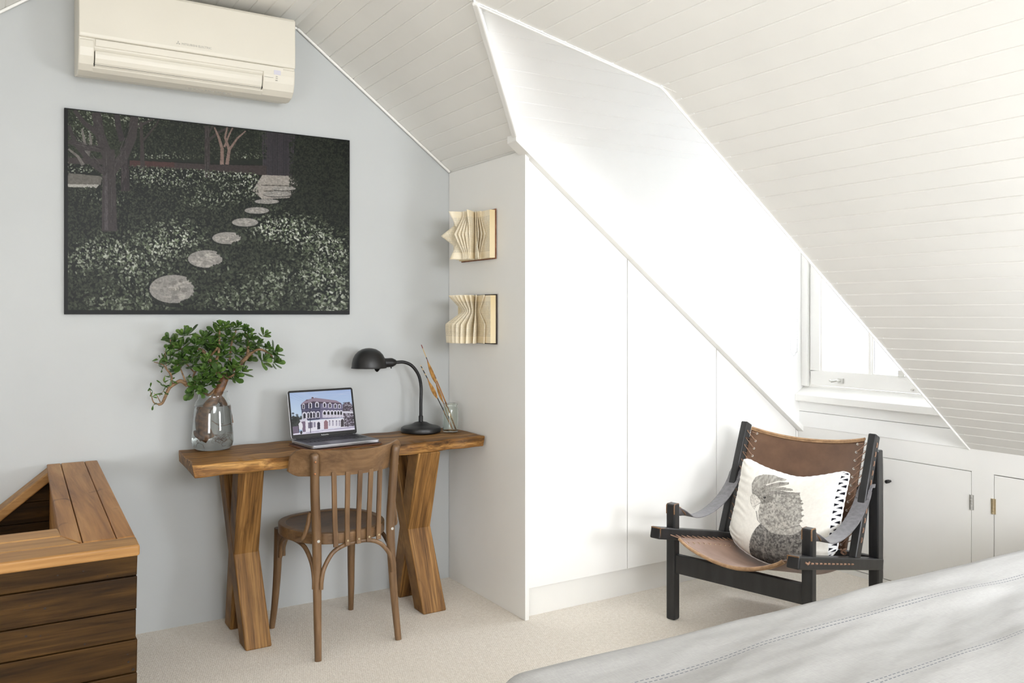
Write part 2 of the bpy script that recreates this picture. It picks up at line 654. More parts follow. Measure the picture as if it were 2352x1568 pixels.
# dormer window
WX = XK + 0.035
WY0, WY1, WZ0, WZ1 = 2.115, 2.945, 0.915, 1.93
w = MB((WX, RY, WZ0))
for a, b in (((D0, WZ0 - 0.08), (D1, WZ0)), ((D0, WZ1), (D1, RZ + 0.1)), ((D0, WZ0), (WY0, WZ1)), ((WY1, WZ0), (D1, WZ1))):
    w.box((WX, a[0], a[1]), (WX + 0.05, b[0], b[1]))
win = struct(w.build('window_1', M['trimw'], bevel=0.003))
s = MB((WX, RY, WZ0))
def fr(mb, x0, x1, y0, y1, z0, z1, t, tb):
    mb.box((x0, y0, z0), (x1, y1, z0 + tb))
    mb.box((x0, y0, z1 - t), (x1, y1, z1))
    mb.box((x0, y0, z0 + tb), (x1, y0 + t, z1 - t))
    mb.box((x0, y1 - t, z0 + tb), (x1, y1, z1 - t))
fr(s, WX - 0.006, WX + 0.03, WY0 + 0.003, WY1 - 0.003, WZ0 + 0.003, WZ1 - 0.003, 0.062, 0.072)
s.build('sash', M['trimw'], win, bevel=0.004)
s = MB((WX, RY, WZ0))
fr(s, WX + 0.002, WX + 0.028, WY0 + 0.055, WY1 - 0.055, WZ0 + 0.068, WZ1 - 0.055, 0.02, 0.012)
s.box((WX + 0.004, 2.575, WZ0 + 0.07), (WX + 0.026, 2.605, WZ1 - 0.06))
s.box((WX + 0.010, 2.583, WZ0 + 0.07), (WX - 0.002, 2.597, WZ1 - 0.06))
s.build('glazing_bar', M['trimw'], win, bevel=0.003)
for y0, y1 in ((WY0 + 0.07, 2.575), (2.605, WY1 - 0.07)):
    s = MB((WX, RY, WZ0))
    s.box((WX + 0.012, y0, WZ0 + 0.078), (WX + 0.016, y1, WZ1 - 0.07))
    s.build('pane', glass_mat('window_glass_%d' % int(y0 * 100), ior=1.05), win)
s = MB((WX, RY, WZ0))
s.box((WX - 0.022, WY0 - 0.03, WZ0 - 0.005), (WX + 0.0, WY0 + 0.0, WZ1 + 0.03))
s.box((WX - 0.022, WY1, WZ0 - 0.005), (WX + 0.0, D1, WZ1 + 0.03))
s.box((WX - 0.022, WY0, WZ1), (WX + 0.0, WY1, WZ1 + 0.03))
s.build('architrave', M['trimw'], win, bevel=0.004)
# sloping sill with a square nose
s = MB((WX, RY, WZ0))
s.prism([(XK - 0.034, 0.834), (XK - 0.034, 0.868), (WX, 0.906), (WX + 0.03, 0.906), (WX + 0.03, 0.834)], 1, D0 + 0.001, D1 - 0.001)
s.build('window_sill', M['trimw'], win, bevel=0.002)
# sash fastener and stay pin
s = MB((WX, RY, WZ0))
s.box((WX - 0.014, 2.735, 0.938), (WX - 0.006, 2.765, 0.962))
s.tube([(WX - 0.012, 2.75, 0.95), (WX - 0.030, 2.757, 0.952), (WX - 0.034, 2.785, 0.946), (WX - 0.028, 2.80, 0.95)], 0.006, 8)
s.build('sash_fastener', M['chrome'], win, label='metal sash fastener')
s = MB((WX, RY, WZ0))
s.tube([(WX - 0.018, 2.36, 0.934), (WX - 0.006, 2.36, 0.934)], 0.006, 8)
s.box((WX - 0.014, 2.40, 0.99), (WX - 0.004, 2.432, 1.02))
s.build('stay_pin', M['chrome'], win, label='small metal stay pin')

# beside the bed and at the rear only added lamps stand, without window openings
# neighbouring roof across the lane, seen through the panes
nb = MB((6.2, 3.2, 0.0))
for k in range(120):
    x = 5.2 + k * 0.0225
    z = 0.2 + k * 0.017
    nb.hexa([(x, -0.5, z), (x + 0.025, -0.5, z + 0.006), (x + 0.025, 7.5, z + 0.006), (x, 7.5, z), (x, -0.5, z + 0.022), (x + 0.025, -0.5, z + 0.028), (x + 0.025, 7.5, z + 0.028), (x, 7.5, z + 0.022)])
tagk(nb.build('neighbouring_roof', M['outside']), 'pale ribbed neighbouring roof seen through the dormer window', 'roof')

# bead chain of the roller blind
bc = MB((3.53, 2.97, 1.1))
lp = spline([(3.535, 2.974, 2.0), (3.535, 2.974, 1.5), (3.535, 2.974, 1.13), (3.546, 2.974, 1.085), (3.562, 2.974, 1.07), (3.578, 2.974, 1.085), (3.588, 2.974, 1.13), (3.588, 2.974, 1.5), (3.588, 2.974, 2.0)], 40)
acc, last = 0.0, lp[0]
for p in lp:
    if (p - last).length >= 0.0078:
        last = p
        bc.lathe([(0.0003, -0.0024), (0.0020, -0.0015), (0.0025, 0), (0.0020, 0.0015), (0.0003, 0.0024)], p, 6)
bc.tube(lp[::4], 0.0008, 5)
tagk(bc.build('blind_chain', M['whiteink']), 'white bead chain loop hanging on the dormer cheek beside the window', 'blind chain')

# ------------------------------------------------------------------ wardrobe under the slope
WD = thing('wardrobe', 'white built-in wardrobe with three tall doors cut to the roof slope', 'wardrobe', (1.906, 2.986, 0))
def clos(x):
    return slope_z(x) - 0.033
mb = MB((1.906, 2.986, 0))
mb.prism([(2.983, 0.0), (YG - 0.002, 0.0), (YG - 0.002, 1.974), (2.983, 1.974)], 0, 1.906, 1.926)
mb.build('side_panel', M['joinery'], WD, bevel=0.0015)
for x0, x1 in ((1.930, 2.462), (2.466, 3.022), (3.026, 3.598)):
    mb = MB((1.906, 2.986, 0))
    mb.prism([(x0, 0.128), (x1, 0.128), (x1, clos(x1) + 0.002), (x0, clos(x0) + 0.002)], 1, 2.993, 3.011)
    mb.build('door', M['joinery'], WD, bevel=0.0012)
mb = MB((1.906, 2.986, 0))
mb.box((1.928, 3.022, 0.0), (3.612, 3.04, 0.124))
mb.build('kickboard', M['joinery'], WD)
mb = MB((1.906, 2.986, 0))
mb.prism([(3.600, 0.0), (3.615, 0.0), (3.615, clos(3.615)), (3.600, clos(3.60))], 1, 2.992, 3.01)
mb.build('filler_strip', M['joinery'], WD)
# ------------------------------------------------------------------ air conditioner
AO = (0.677, YG, 2.19)
AC = thing('air_conditioner', 'cream wall-mounted split system air conditioner above the garden picture', 'air conditioner', AO)
x0, x1 = 0.275, 1.08
mb = MB(AO)
back = YG - 0.001
body_prof = [(back, 2.515), (3.485, 2.515), (3.478, 2.50), (3.478, 2.305), (3.480, 2.272), (3.487, 2.262), (3.512, 2.258), (3.522, 2.216), (3.4985, 2.2085), (3.503, 2.203), (3.520, 2.192), (3.56, 2.184), (back, 2.205)]
mb.prism(body_prof, 0, x0, x1)
mb.build('housing', M['ac'], AC, bevel=0.006, seg=3)
# rounded ends closing the outlet
for a, b in ((x0 - 0.001, 0.327), (0.949, x1 + 0.001)):
    mb = MB(AO)
    mb.prism([(3.60, 2.300), (3.474, 2.300), (3.474, 2.270), (3.479, 2.240), (3.492, 2.212), (3.515, 2.193), (3.56, 2.186), (3.60, 2.188)], 0, a, b)
    mb.build('end_cheek', M['ac'], AC, bevel=0.006, seg=3)
mb = MB(AO)
mb.prism([(3.50, 2.512), (3.476, 2.512), (3.468, 2.500), (3.466, 2.32), (3.468, 2.306), (3.50, 2.306)], 0, x0 - 0.0005, x1 + 0.0005)
FP = mb.build('front_panel', M['ac'], AC, bevel=0.005, seg=3)
# air outlet vane, its curved blade over a box coloured dark for the slot's shade
mb = MB(AO)
mb.box((0.3255, 3.492, 2.213), (0.9505, 3.53, 2.264))
mb.build('outlet_slot', M['acshade'], AC)
mb = MB(AO)
vp = [(3.478, 2.262), (3.4775, 2.25), (3.480, 2.235), (3.486, 2.220), (3.494, 2.212), (3.502, 2.206), (3.507, 2.210), (3.496, 2.222), (3.489, 2.237), (3.488, 2.262)]
mb.prism(vp, 0, 0.3295, 0.9455)
mb.build('air_vane', M['ac'], AC, bevel=0.001)
mb = MB(AO)
mb.prism([(3.478, 2.304), (3.470, 2.303), (3.470, 2.299), (3.476, 2.280), (3.482, 2.276)], 0, 0.33, 1.03)
mb.build('lower_lip', M['ac'], AC, bevel=0.0015)
mb = MB(AO)
mb.box((0.992, 3.4728, 2.272), (1.020, 3.476, 2.294))
mb.build('receiver_window', pmat('pale_lilac_window', S(196, 194, 205), S(204, 202, 212), (3, 3, 3), 0.3), AC, label='small pale lilac receiver window')
mb = MB(AO)
for z, xx in ((2.263, 1.004), (2.256, 1.004), (2.2475, 1.003)):
    mb.box((xx - 0.004, 3.4735, z), (xx + 0.004, 3.481, z + 0.003))
mb.box((0.953, 3.4735, 2.2575), (0.99, 3.478, 2.2585))
mb.build('indicator_lights', M['acgrey'], AC)
RX = Matrix.Rotation(PI / 2, 4, 'X')
text_mesh('maker_lettering', 'MITSUBISHI ELECTRIC', 0.0116, M['acgrey'], FP, Matrix.Translation(Vector((0.687, 3.4658, 2.331)) - Vector(AO)) @ RX)
mb = MB(AO)
c = Vector((0.618, 3.4655, 2.3355))
for a in (90, 210, 330):
    d = Vector((math.cos(math.radians(a)), 0, math.sin(math.radians(a))))
    e = Vector((-d.z, 0, d.x))
    q = [c, c + d * 0.0045 + e * 0.0026, c + d * 0.009, c + d * 0.0045 - e * 0.0026]
    mb.add(q + [p + Vector((0, 0.0008, 0)) for p in q], [(0, 1, 2, 3), (4, 7, 6, 5), (0, 4, 5, 1), (1, 5, 6, 2), (2, 6, 7, 3), (3, 7, 4, 0)])
mb.build('three_diamond_mark', M['acgrey'], FP)
# printed caution lines on the underside lip
mb = MB(AO)
rnd = random.Random(3)
xx = 0.66
while xx < 0.83:
    w_ = rnd.uniform(0.004, 0.022)
    for k in range(2):
        mb.box((xx, 3.54 + k * 0.006, 2.1855 - k * 0.0008), (xx + w_ * rnd.uniform(0.7, 1), 3.542 + k * 0.006, 2.1868))
    xx += w_ + 0.004
mb.build('caution_print', M['acgrey'], AC)

# ------------------------------------------------------------------ painting helpers
def homography(src, dst):
    A = []
    for (x, y), (u, v) in zip(src, dst):
        A.append([x, y, 1, 0, 0, 0, -u * x, -u * y])
        A.append([0, 0, 0, x, y, 1, -v * x, -v * y])
    B = np.array(dst, float).reshape(8)
    h = np.linalg.solve(np.array(A, float), B)
    return np.append(h, 1).reshape(3, 3)


class Canvas:
    """pixel canvas in linear colour, row 0 at the top; shapes are given in sketch coordinates"""
    def __init__(self, w, h, corners, bg):
        self.w, self.h = w, h
        self.a = np.zeros((h, w, 3))
        self.a[:] = bg[:3]
        self.H = homography(corners, [(0, 0), (w, 0), (w, h), (0, h)])
        self.rs = np.random.RandomState(5)

    def P(self, pts):
        p = np.array(pts, float)
        q = np.c_[p, np.ones(len(p))] @ self.H.T
        return q[:, :2] / q[:, 2:3]

    def _win(self, q, pad=2):
        x0 = int(max(0, math.floor(q[:, 0].min() - pad)))
        x1 = int(min(self.w, math.ceil(q[:, 0].max() + pad)))
        y0 = int(max(0, math.floor(q[:, 1].min() - pad)))
        y1 = int(min(self.h, math.ceil(q[:, 1].max() + pad)))
        return x0, x1, y0, y1

    def mask(self, pts):
        q = self.P(pts)
        x0, x1, y0, y1 = self._win(q)
        if x1 <= x0 or y1 <= y0:
            return None
        X, Y = np.meshgrid(np.arange(x0, x1) + 0.5, np.arange(y0, y1) + 0.5)
        ins = np.zeros(X.shape, bool)
        n = len(q)
        for i in range(n):
            ax, ay = q[i]
            bx, by = q[(i + 1) % n]
            if ay == by:
                continue
            c = ((ay > Y) != (by > Y)) & (X < (bx - ax) * (Y - ay) / (by - ay) + ax)
            ins ^= c
        return (slice(y0, y1), slice(x0, x1)), ins.astype(float)

    def put(self, sl, m, col, k=1.0):
        m = (m * k)[..., None]
        c = col if isinstance(col, np.ndarray) and col.ndim == 3 else np.array(col[:3])
        self.a[sl] = self.a[sl] * (1 - m) + c * m

    def poly(self, pts, col, k=1.0):
        r = self.mask(pts)
        if r:
            self.put(r[0], r[1], col, k)
        return r

    def ell(self, cx, cy, rx, ry, col, k=1.0, soft=0.0, rot=0.0):
        t = np.linspace(0, 2 * PI, 28, endpoint=False)
        ca, sa = math.cos(rot), math.sin(rot)
        pts = np.c_[cx + rx * np.cos(t) * ca - ry * np.sin(t) * sa, cy + rx * np.cos(t) * sa + ry * np.sin(t) * ca]
        if not soft:
            return self.poly(pts, col, k)
        q = self.P(pts)
        x0, x1, y0, y1 = self._win(q, 3)
        if x1 <= x0 or y1 <= y0:
            return
        X, Y = np.meshgrid(np.arange(x0, x1) + 0.5, np.arange(y0, y1) + 0.5)
        c = q.mean(0)
        e = (q[:, 0].max() - q[:, 0].min()) / 2, (q[:, 1].max() - q[:, 1].min()) / 2
        d = np.sqrt(((X - c[0]) / e[0]) ** 2 + ((Y - c[1]) / e[1]) ** 2)
        m = np.clip((1 - d) / soft, 0, 1)
        self.put((slice(y0, y1), slice(x0, x1)), m, col, k)

    def line(self, pts, w0, w1, col, k=1.0):
        pts = np.array(pts, float)
        n = len(pts)
        L, R = [], []
        for i in range(n):
            a, b = pts[max(0, i - 1)], pts[min(n - 1, i + 1)]
            t = (b - a) / (np.linalg.norm(b - a) + 1e-9)
            nn = np.array([-t[1], t[0]])
            w = w0 + (w1 - w0) * i / (n - 1)
            L.append(pts[i] + nn * w / 2)
            R.append(pts[i] - nn * w / 2)
        return self.poly(np.array(L + R[::-1]), col, k)

    def fbm(self, sx, sy, octaves=4, seed=0):
        rs = np.random.RandomState(seed)
        out = np.zeros((self.h, self.w))
        amp, tot = 1.0, 0.0
        for o in range(octaves):
            gx, gy = max(2, int(sx * 2 ** o)), max(2, int(sy * 2 ** o))
            g = rs.rand(gy + 2, gx + 2)
            X = np.linspace(0, gx, self.w)
            Y = np.linspace(0, gy, self.h)
            xi, yi = np.minimum(X.astype(int), gx), np.minimum(Y.astype(int), gy)
            fx, fy = X - xi, Y - yi
            fx, fy = fx * fx * (3 - 2 * fx), fy * fy * (3 - 2 * fy)
            a = g[np.ix_(yi, xi)] * (1 - fx) + g[np.ix_(yi, xi + 1)] * fx
            b = g[np.ix_(yi + 1, xi)] * (1 - fx) + g[np.ix_(yi + 1, xi + 1)] * fx
            out += amp * (a * (1 - fy[:, None]) + b * fy[:, None])
            tot += amp
            amp *= 0.55
        return out / tot


def paint_attr(me, img, h, w):
    """one colour per mesh point; points are row-major from the top"""
    ca = me.color_attributes.new('paint', 'FLOAT_COLOR', 'POINT')
    buf = np.ones((len(me.vertices), 4), np.float32)
    buf[:h * w, :3] = img.reshape(-1, 3)
    ca.data.foreach_set('color', buf.reshape(-1))


def painted_sheet(name, img, origin, ux, uz, parent, mat):
    """flat sheet: origin is the top left corner, ux across, uz down; relative to the parent"""
    h, w = img.shape[:2]
    i, j = np.meshgrid(np.linspace(0, 1, w), np.linspace(0, 1, h))
    P = np.array(origin)[None, None] + i[..., None] * np.array(ux) + j[..., None] * np.array(uz)
    V = P.reshape(-1, 3)
    idx = np.arange(h * w).reshape(h, w)
    F = np.stack([idx[:-1, :-1], idx[1:, :-1], idx[1:, 1:], idx[:-1, 1:]], -1).reshape(-1, 4)
    me = bpy.data.meshes.new(name)
    me.vertices.add(len(V))
    me.vertices.foreach_set('co', V.astype(np.float32).reshape(-1))
    me.loops.add(F.size)
    me.polygons.add(len(F))
    me.loops.foreach_set('vertex_index', F.reshape(-1).astype(np.int32))
    me.polygons.foreach_set('loop_start', np.arange(0, F.size, 4, dtype=np.int32))
    me.update(calc_edges=True)
    me.validate()
    paint_attr(me, img, h, w)
    me.materials.append(mat)
    o = bpy.data.objects.new(name, me)
    COL.objects.link(o)
    o.parent = parent
    return o


# ------------------------------------------------------------------ garden photograph on the gable wall
def garden():
    C = Canvas(740, 510, [(48, 50), (2065, 280), (2070, 1515), (62, 1518)], S(30, 34, 27))
    rs = C.rs
    g = S
    base = C.fbm(10, 7, 5, 1)
    C.a *= (0.35 + 1.1 * base)[..., None]
    # far hedge, fence, low walls
    C.poly([(440, 90), (1490, 205), (1490, 460), (440, 420)], S(38, 43, 33))
    C.poly([(70, 50), (470, 95), (470, 420), (70, 420)], S(52, 58, 44))
    C.poly([(1440, 200), (1680, 225), (1660, 545), (1455, 540)], S(66, 62, 66))
    for x in range(1465, 1665, 13):
        C.line([(x, 205), (x + 2, 540)], 4, 4, S(44, 41, 45))
    C.poly([(80, 515), (320, 540), (310, 600), (80, 600)], S(112, 109, 103))
    C.poly([(80, 595), (300, 598), (280, 622), (80, 616)], S(168, 166, 160))
    # leaf stamps: density and tone follow light patches
    patches = [(760, 1010, 170, 130, 1.0), (900, 960, 120, 80, .9), (1600, 900, 170, 90, 1.2), (1780, 970, 150, 80, 1.3), (1950, 1080, 130, 90, 1.3), (1480, 900, 110, 60, .9),
               (1130, 520, 330, 55, 1.0), (1380, 560, 130, 60, 1.4), (620, 520, 200, 60, .85), (1300, 640, 160, 60, .8), (830, 560, 200, 60, .7), (1060, 700, 200, 70, .5),
               (420, 1070, 200, 110, .7), (300, 1060, 120, 60, .6), (560, 1200, 200, 110, .6), (350, 700, 150, 60, .45), (200, 560, 120, 50, .7), (1950, 1420, 130, 110, 1.3),
               (1900, 1230, 160, 110, .9), (1600, 1280, 220, 120, .55), (1300, 1420, 250, 110, .55), (500, 1420, 300, 100, .5), (160, 1150, 100, 100, .5), (150, 480, 120, 60, 1.0),
               (320, 130, 240, 60, .75), (600, 130, 120, 60, .55), (200, 240, 130, 90, .7), (1330, 420, 90, 50, .8), (700, 400, 230, 30, .6), (1100, 1180, 160, 60, .3)]
    def light(x, y):
        v = 0.24
        for (cx, cy, rx, ry, k) in patches:
            d = ((x - cx) / rx) ** 2 + ((y - cy) / ry) ** 2
            v += k * math.exp(-d * 1.1)
        if 1640 < x and y < 700 + (x - 1640) * 0.5:
            v *= 0.25
        if x > 1640 and y < 800:
            v = min(v, 0.14)
        return v
    def stamp(n, y0, y1, x0, x1, sz0, sz1, cond=None):
        for _ in range(n):
            x, y = rs.uniform(x0, x1), rs.uniform(y0, y1)
            if cond and not cond(x, y):
                continue
            L = light(x, y) * rs.uniform(0.15, 1.6)
            b = min(1.0, 0.10 + 0.36 * L)
            r_ = rs.rand()
            if r_ < 0.34:
                col = np.array(S(20, 24, 18)[:3])
            elif L > 0.55 and r_ > 0.62:
                t = min(1.0, (L - 0.45) * 0.7)
                col = np.array(S(108, 116, 96)[:3]) * (1 - t) + np.array(S(205, 208, 196)[:3]) * t
            else:
                col = np.array([0.24 * b + 0.005, 0.29 * b + 0.006, 0.185 * b + 0.004])
            f = (y - 400) / 1100
            s_ = sz0 + (sz1 - sz0) * max(0, min(1, f))
            s_ *= rs.uniform(0.6, 1.3)
            C.ell(x, y, s_, s_ * 0.5, col, rs.uniform(0.55, 1.0), rot=rs.uniform(0, PI))
    stamp(5200, 60, 470, 60, 1480, 7, 7, lambda x, y: not (y > 415 and x > 300) and y < 460)
    C.poly([(512, 425), (1100, 455), (1480, 462), (1478, 530), (1090, 500), (512, 470)], S(68, 60, 58))
    C.poly([(512, 425), (830, 440), (830, 475), (512, 465)], S(82, 58, 54))
    C.poly([(80, 405), (320, 415), (320, 455), (80, 450)], S(74, 68, 66))
    C.poly([(1450, 528), (1655, 535), (1700, 575), (1690, 640), (1640, 690), (1450, 700), (1380, 640)], S(158, 153, 147))
    C.line([(1440, 600), (1680, 606)], 6, 6, S(90, 86, 80))
    C.line([(1460, 642), (1650, 640)], 6, 6, S(80, 76, 70))
    # back trees
    tr = S(68, 63, 60)
    C.line([(605, 505), (600, 330), (590, 150)], 34, 20, tr)
    C.line([(604, 290), (700, 170), (730, 110)], 14, 8, tr)
    C.line([(1062, 550), (1060, 330), (1055, 180)], 42, 32, tr)
    C.line([(1066, 285), (1140, 225), (1210, 190)], 22, 12, tr)
    C.line([(1056, 250), (1100, 175)], 20, 12, tr)
    pk = S(134, 116, 108)
    for pts, w0, w1 in (([(1165, 455), (1165, 340), (1140, 260), (1110, 190)], 28, 10), ([(1200, 455), (1215, 350), (1185, 260), (1200, 190)], 26, 10), ([(1215, 350), (1270, 270), (1330, 215)], 18, 8), ([(1180, 330), (1215, 240), (1240, 190)], 14, 8)):
        C.line(pts, w0, w1, pk)
    gy = S(120, 116, 112)
    for pts in ([(175, 200), (190, 280), (215, 400)], [(230, 230), (240, 300), (215, 400)], [(80, 345), (150, 400), (185, 460)]):
        C.line(pts, 12, 26, gy)
    # main ground cover
    def ground(x, y):
        if x < 330:
            return y > 470 and not (515 < y < 615 and 80 < x < 315)
        return y > 455 + (x - 440) * 0.06 and not (x > 1420 and y < 700 and x < 1690)
    stamp(21000, 455, 1530, 50, 2075, 6, 14, ground)
    stamp(3000, 250, 760, 1640, 2075, 9, 11)
    # trunks in front
    tk = S(70, 65, 64)
    C.line([(485, 645), (482, 500), (470, 330)], 60, 50, S(58, 52, 52))
    C.line([(375, 930), (372, 780), (370, 620), (368, 480), (362, 350)], 108, 88, tk)
    C.line([(352, 920), (350, 700), (345, 500)], 26, 20, S(92, 86, 88))
    C.line([(350, 380), (300, 240), (275, 85)], 74, 64, tk)
    C.line([(385, 500), (470, 400), (530, 260), (545, 115)], 74, 58, tk)
    C.line([(350, 520), (240, 440), (130, 310), (80, 180)], 44, 26, tk)
    C.line([(360, 350), (200, 335), (80, 290)], 46, 34, tk)
    C.line([(290, 240), (180, 150), (120, 70)], 40, 26, tk)
    C.line([(460, 290), (430, 180), (420, 100)], 44, 38, S(62, 57, 58))
    C.line([(540, 200), (640, 150), (700, 120)], 20, 10, tk)
    for (xa, ya, xb, yb, w) in ((372, 930, 364, 350, 84), (310, 300, 280, 90, 50), (400, 480, 540, 130, 46), (485, 640, 470, 340, 40), (1062, 550, 1055, 190, 30), (330, 500, 100, 210, 26), (340, 345, 90, 292, 26)):
        for _ in range(46):
            t0, dt, o = rs.uniform(0, 0.85), rs.uniform(0.05, 0.22), rs.uniform(-0.5, 0.5) * w
            L_ = math.hypot(xb - xa, yb - ya)
            nx, ny = -(yb - ya) / L_ * o, (xb - xa) / L_ * o
            t1 = min(1, t0 + dt)
            C.line([(xa + (xb - xa) * t0 + nx, ya + (yb - ya) * t0 + ny), (xa + (xb - xa) * t1 + nx, ya + (yb - ya) * t1 + ny)], 5, 2, S(38, 34, 35) if rs.rand() < 0.55 else S(104, 98, 98), 0.4)
    # stepping stones
    st = S(150, 147, 143)
    for cx, cy, rx, ry in ((830, 1337, 170, 100), (1062, 1124, 132, 62), (1212, 976, 112, 43), (1330, 864, 92, 30), (1412, 780, 86, 23), (1482, 716, 86, 17), (1555, 662, 100, 20), (1600, 624, 86, 14)):
        C.ell(cx + 8, cy + ry * 0.18, rx * 1.08, ry * 1.12, S(22, 24, 20), 0.7)
        C.ell(cx, cy, rx, ry, st)
        for _ in range(26):
            a, q = rs.uniform(0, 2 * PI), rs.uniform(0, 0.85)
            C.ell(cx + rx * q * math.cos(a), cy + ry * q * math.sin(a), rx * rs.uniform(.05, .18), ry * rs.uniform(.06, .16), S(184, 180, 172) if rs.rand() < 0.6 else S(118, 114, 110), 0.55)
    # leaves lapping over the stones' right edges
    for cx, cy, rx, ry in ((830, 1337, 170, 100), (1062, 1124, 132, 62), (1212, 976, 112, 43)):
        for _ in range(70):
            a = rs.uniform(-0.9, 1.3)
            C.ell(cx + rx * math.cos(a) * rs.uniform(0.88, 1.1), cy + ry * math.sin(a) * rs.uniform(0.9, 1.15), 15, 8, np.array(S(*[int(v) for v in rs.uniform(26, 92) * np.array([0.95, 1.05, 0.85])])[:3]), 0.9, rot=rs.uniform(0, PI))
    C.a *= (0.72 + 0.56 * C.fbm(220, 150, 2, 17))[..., None]
    # black margin of the print
    H_, W_ = C.h, C.w
    C.a[:, :8] = C.a[-11:, :] = C.a[:3, :] = np.array(S(12, 12, 12)[:3])
    C.a[:, -3:] = np.array(S(12, 12, 12)[:3])
    return np.clip(C.a, 0, 1) ** 1.2 * 0.92


PO = (0.815, YG, 1.284)
PIC = thing('garden_picture', 'large dark photograph of round stepping stones through a leafy garden, on the grey wall', 'picture', PO)
mb = MB(PO)
mb.box((0.240, YG - 0.016, 1.284), (1.391, YG - 0.001, 2.077))
mb.build('backing_board', pmat('black_board', S(10, 10, 10), S(14, 14, 14), (9, 9, 9), 0.5, spec=0.2), PIC, bevel=0.001)
painted_sheet('print', garden(), (0.2405 - PO[0], -0.0166, 2.0765 - PO[2]), (1.150, 0, 0), (0, 0, -0.792), PIC, attr_mat('photographic_print', 0.4, spec=0.18))
# ------------------------------------------------------------------ timber stair balustrade
M['cap'] = wood('hardwood_capping', S(122, 82, 46), S(162, 116, 68), S(188, 144, 92), axis=1, spec=0.22, rough=0.45, fine=120, broad=14, along=1.2, bmp=0.08, streak=0.78)
M['capx'] = wood('hardwood_capping_crosswise', S(128, 92, 52), S(164, 123, 74), S(188, 147, 96), axis=0, spec=0.22, rough=0.45, fine=120, broad=14, along=1.2, bmp=0.08, streak=0.78)
M['board'] = wood('shaded_hardwood_boards', S(38, 24, 8), S(57, 38, 13), S(78, 54, 22), axis=0, spec=0.15, rough=0.55, fine=150, broad=26, along=2.2, bmp=0.2, dist=1.0, streak=0.6)  # boards coloured darker than the cap for the weaker light on the front
BO = (0.1, 2.27, 0)
BAL = thing('stair_balustrade', 'boxed timber stair balustrade with boarded front and broad cap rails, front left corner', 'balustrade', BO)
mb = MB(BO)
rnd = random.Random(11)
for z0, z1 in ((0.0, 0.078), (0.080, 0.157), (0.159, 0.236), (0.238, 0.316), (0.318, 0.396), (0.398, 0.479), (0.481, 0.552), (0.554, 0.635), (0.637, 0.688)):
    e = rnd.uniform(-0.002, 0.0045)
    mb.hexa([(-0.75, 2.268 + e * 0.5, z0), (0.306 + e, 2.268 + e * 0.5, z0), (0.306 + e, 2.292, z0), (-0.75, 2.292, z0),
             (-0.75, 2.266 - e * 0.5, z1), (0.307 + e, 2.266 - e * 0.5, z1), (0.307 + e, 2.292, z1), (-0.75, 2.292, z1)])
FB = mb.build('front_boarding', M['board'], BAL, bevel=0.0016)
mb = MB(BO)
for k in range(9):
    z0, z1 = k * 0.0765, k * 0.0765 + 0.075
    z1 = min(z1, 0.688)
    mb.hexa([(0.286, 2.292, z0), (0.306, 2.292, z0), (0.346, 3.655, z0), (0.326, 3.655, z0), (0.286, 2.292, z1), (0.306, 2.292, z1), (0.346, 3.655, z1), (0.326, 3.655, z1)])
mb.build('side_boarding', M['board'], BAL, bevel=0.003)
mb = MB(BO)
for k in range(9):
    z0, z1 = k * 0.0765, min(k * 0.0765 + 0.075, 0.688)
    mb.hexa([(0.163, 2.54, z0), (0.18, 2.54, z0), (0.205, 3.655, z0), (0.188, 3.655, z0), (0.163, 2.54, z1), (0.18, 2.54, z1), (0.205, 3.655, z1), (0.188, 3.655, z1)])
mb.box((-0.75, 2.515, 0.0), (0.163, 2.532, 0.688))
mb.build('well_lining', M['cap'], BAL, bevel=0.002)
# cap boards
def quadbox(mb, q, z0, z1):
    mb.hexa([(x, y, z0) for x, y in q] + [(x, y, z1) for x, y in q])
fi = lambda y: 0.155 + (y - 2.54) / 1.12 * 0.026
fo = lambda y: 0.312 + (y - 2.25) / 1.41 * 0.042
for a, b in ((0.0, 0.265), (0.275, 0.735), (0.742, 1.0)):
    mb = MB(BO)
    lx = lambda y, t: fi(y) + (fo(y) - fi(y)) * t
    ya = 2.338 + (0.06 if a < 0.1 else 0.0)
    quadbox(mb, [(lx(2.352, a), 2.452 if a < .1 else 2.352), (lx(2.352, b), 2.352), (lx(3.656, b), 3.656), (lx(3.656, a), 3.656)], 0.688, 0.715)
    mb.build('cap_board', M['cap'], BAL, bevel=0.004, seg=3)
for (q, zz) in (([(-0.75, 2.252), (0.313, 2.252), (0.316, 2.347), (-0.75, 2.347)], 0.7155), ([(-0.75, 2.350), (0.19, 2.350), (0.156, 2.448), (-0.75, 2.448)], 0.7145), ([(-0.75, 2.451), (0.156, 2.451), (0.152, 2.545), (-0.75, 2.545)], 0.715)):
    mb = MB(BO)
    quadbox(mb, q, 0.688, zz)
    mb.build('cap_board', M['capx'], BAL, bevel=0.006, seg=3)
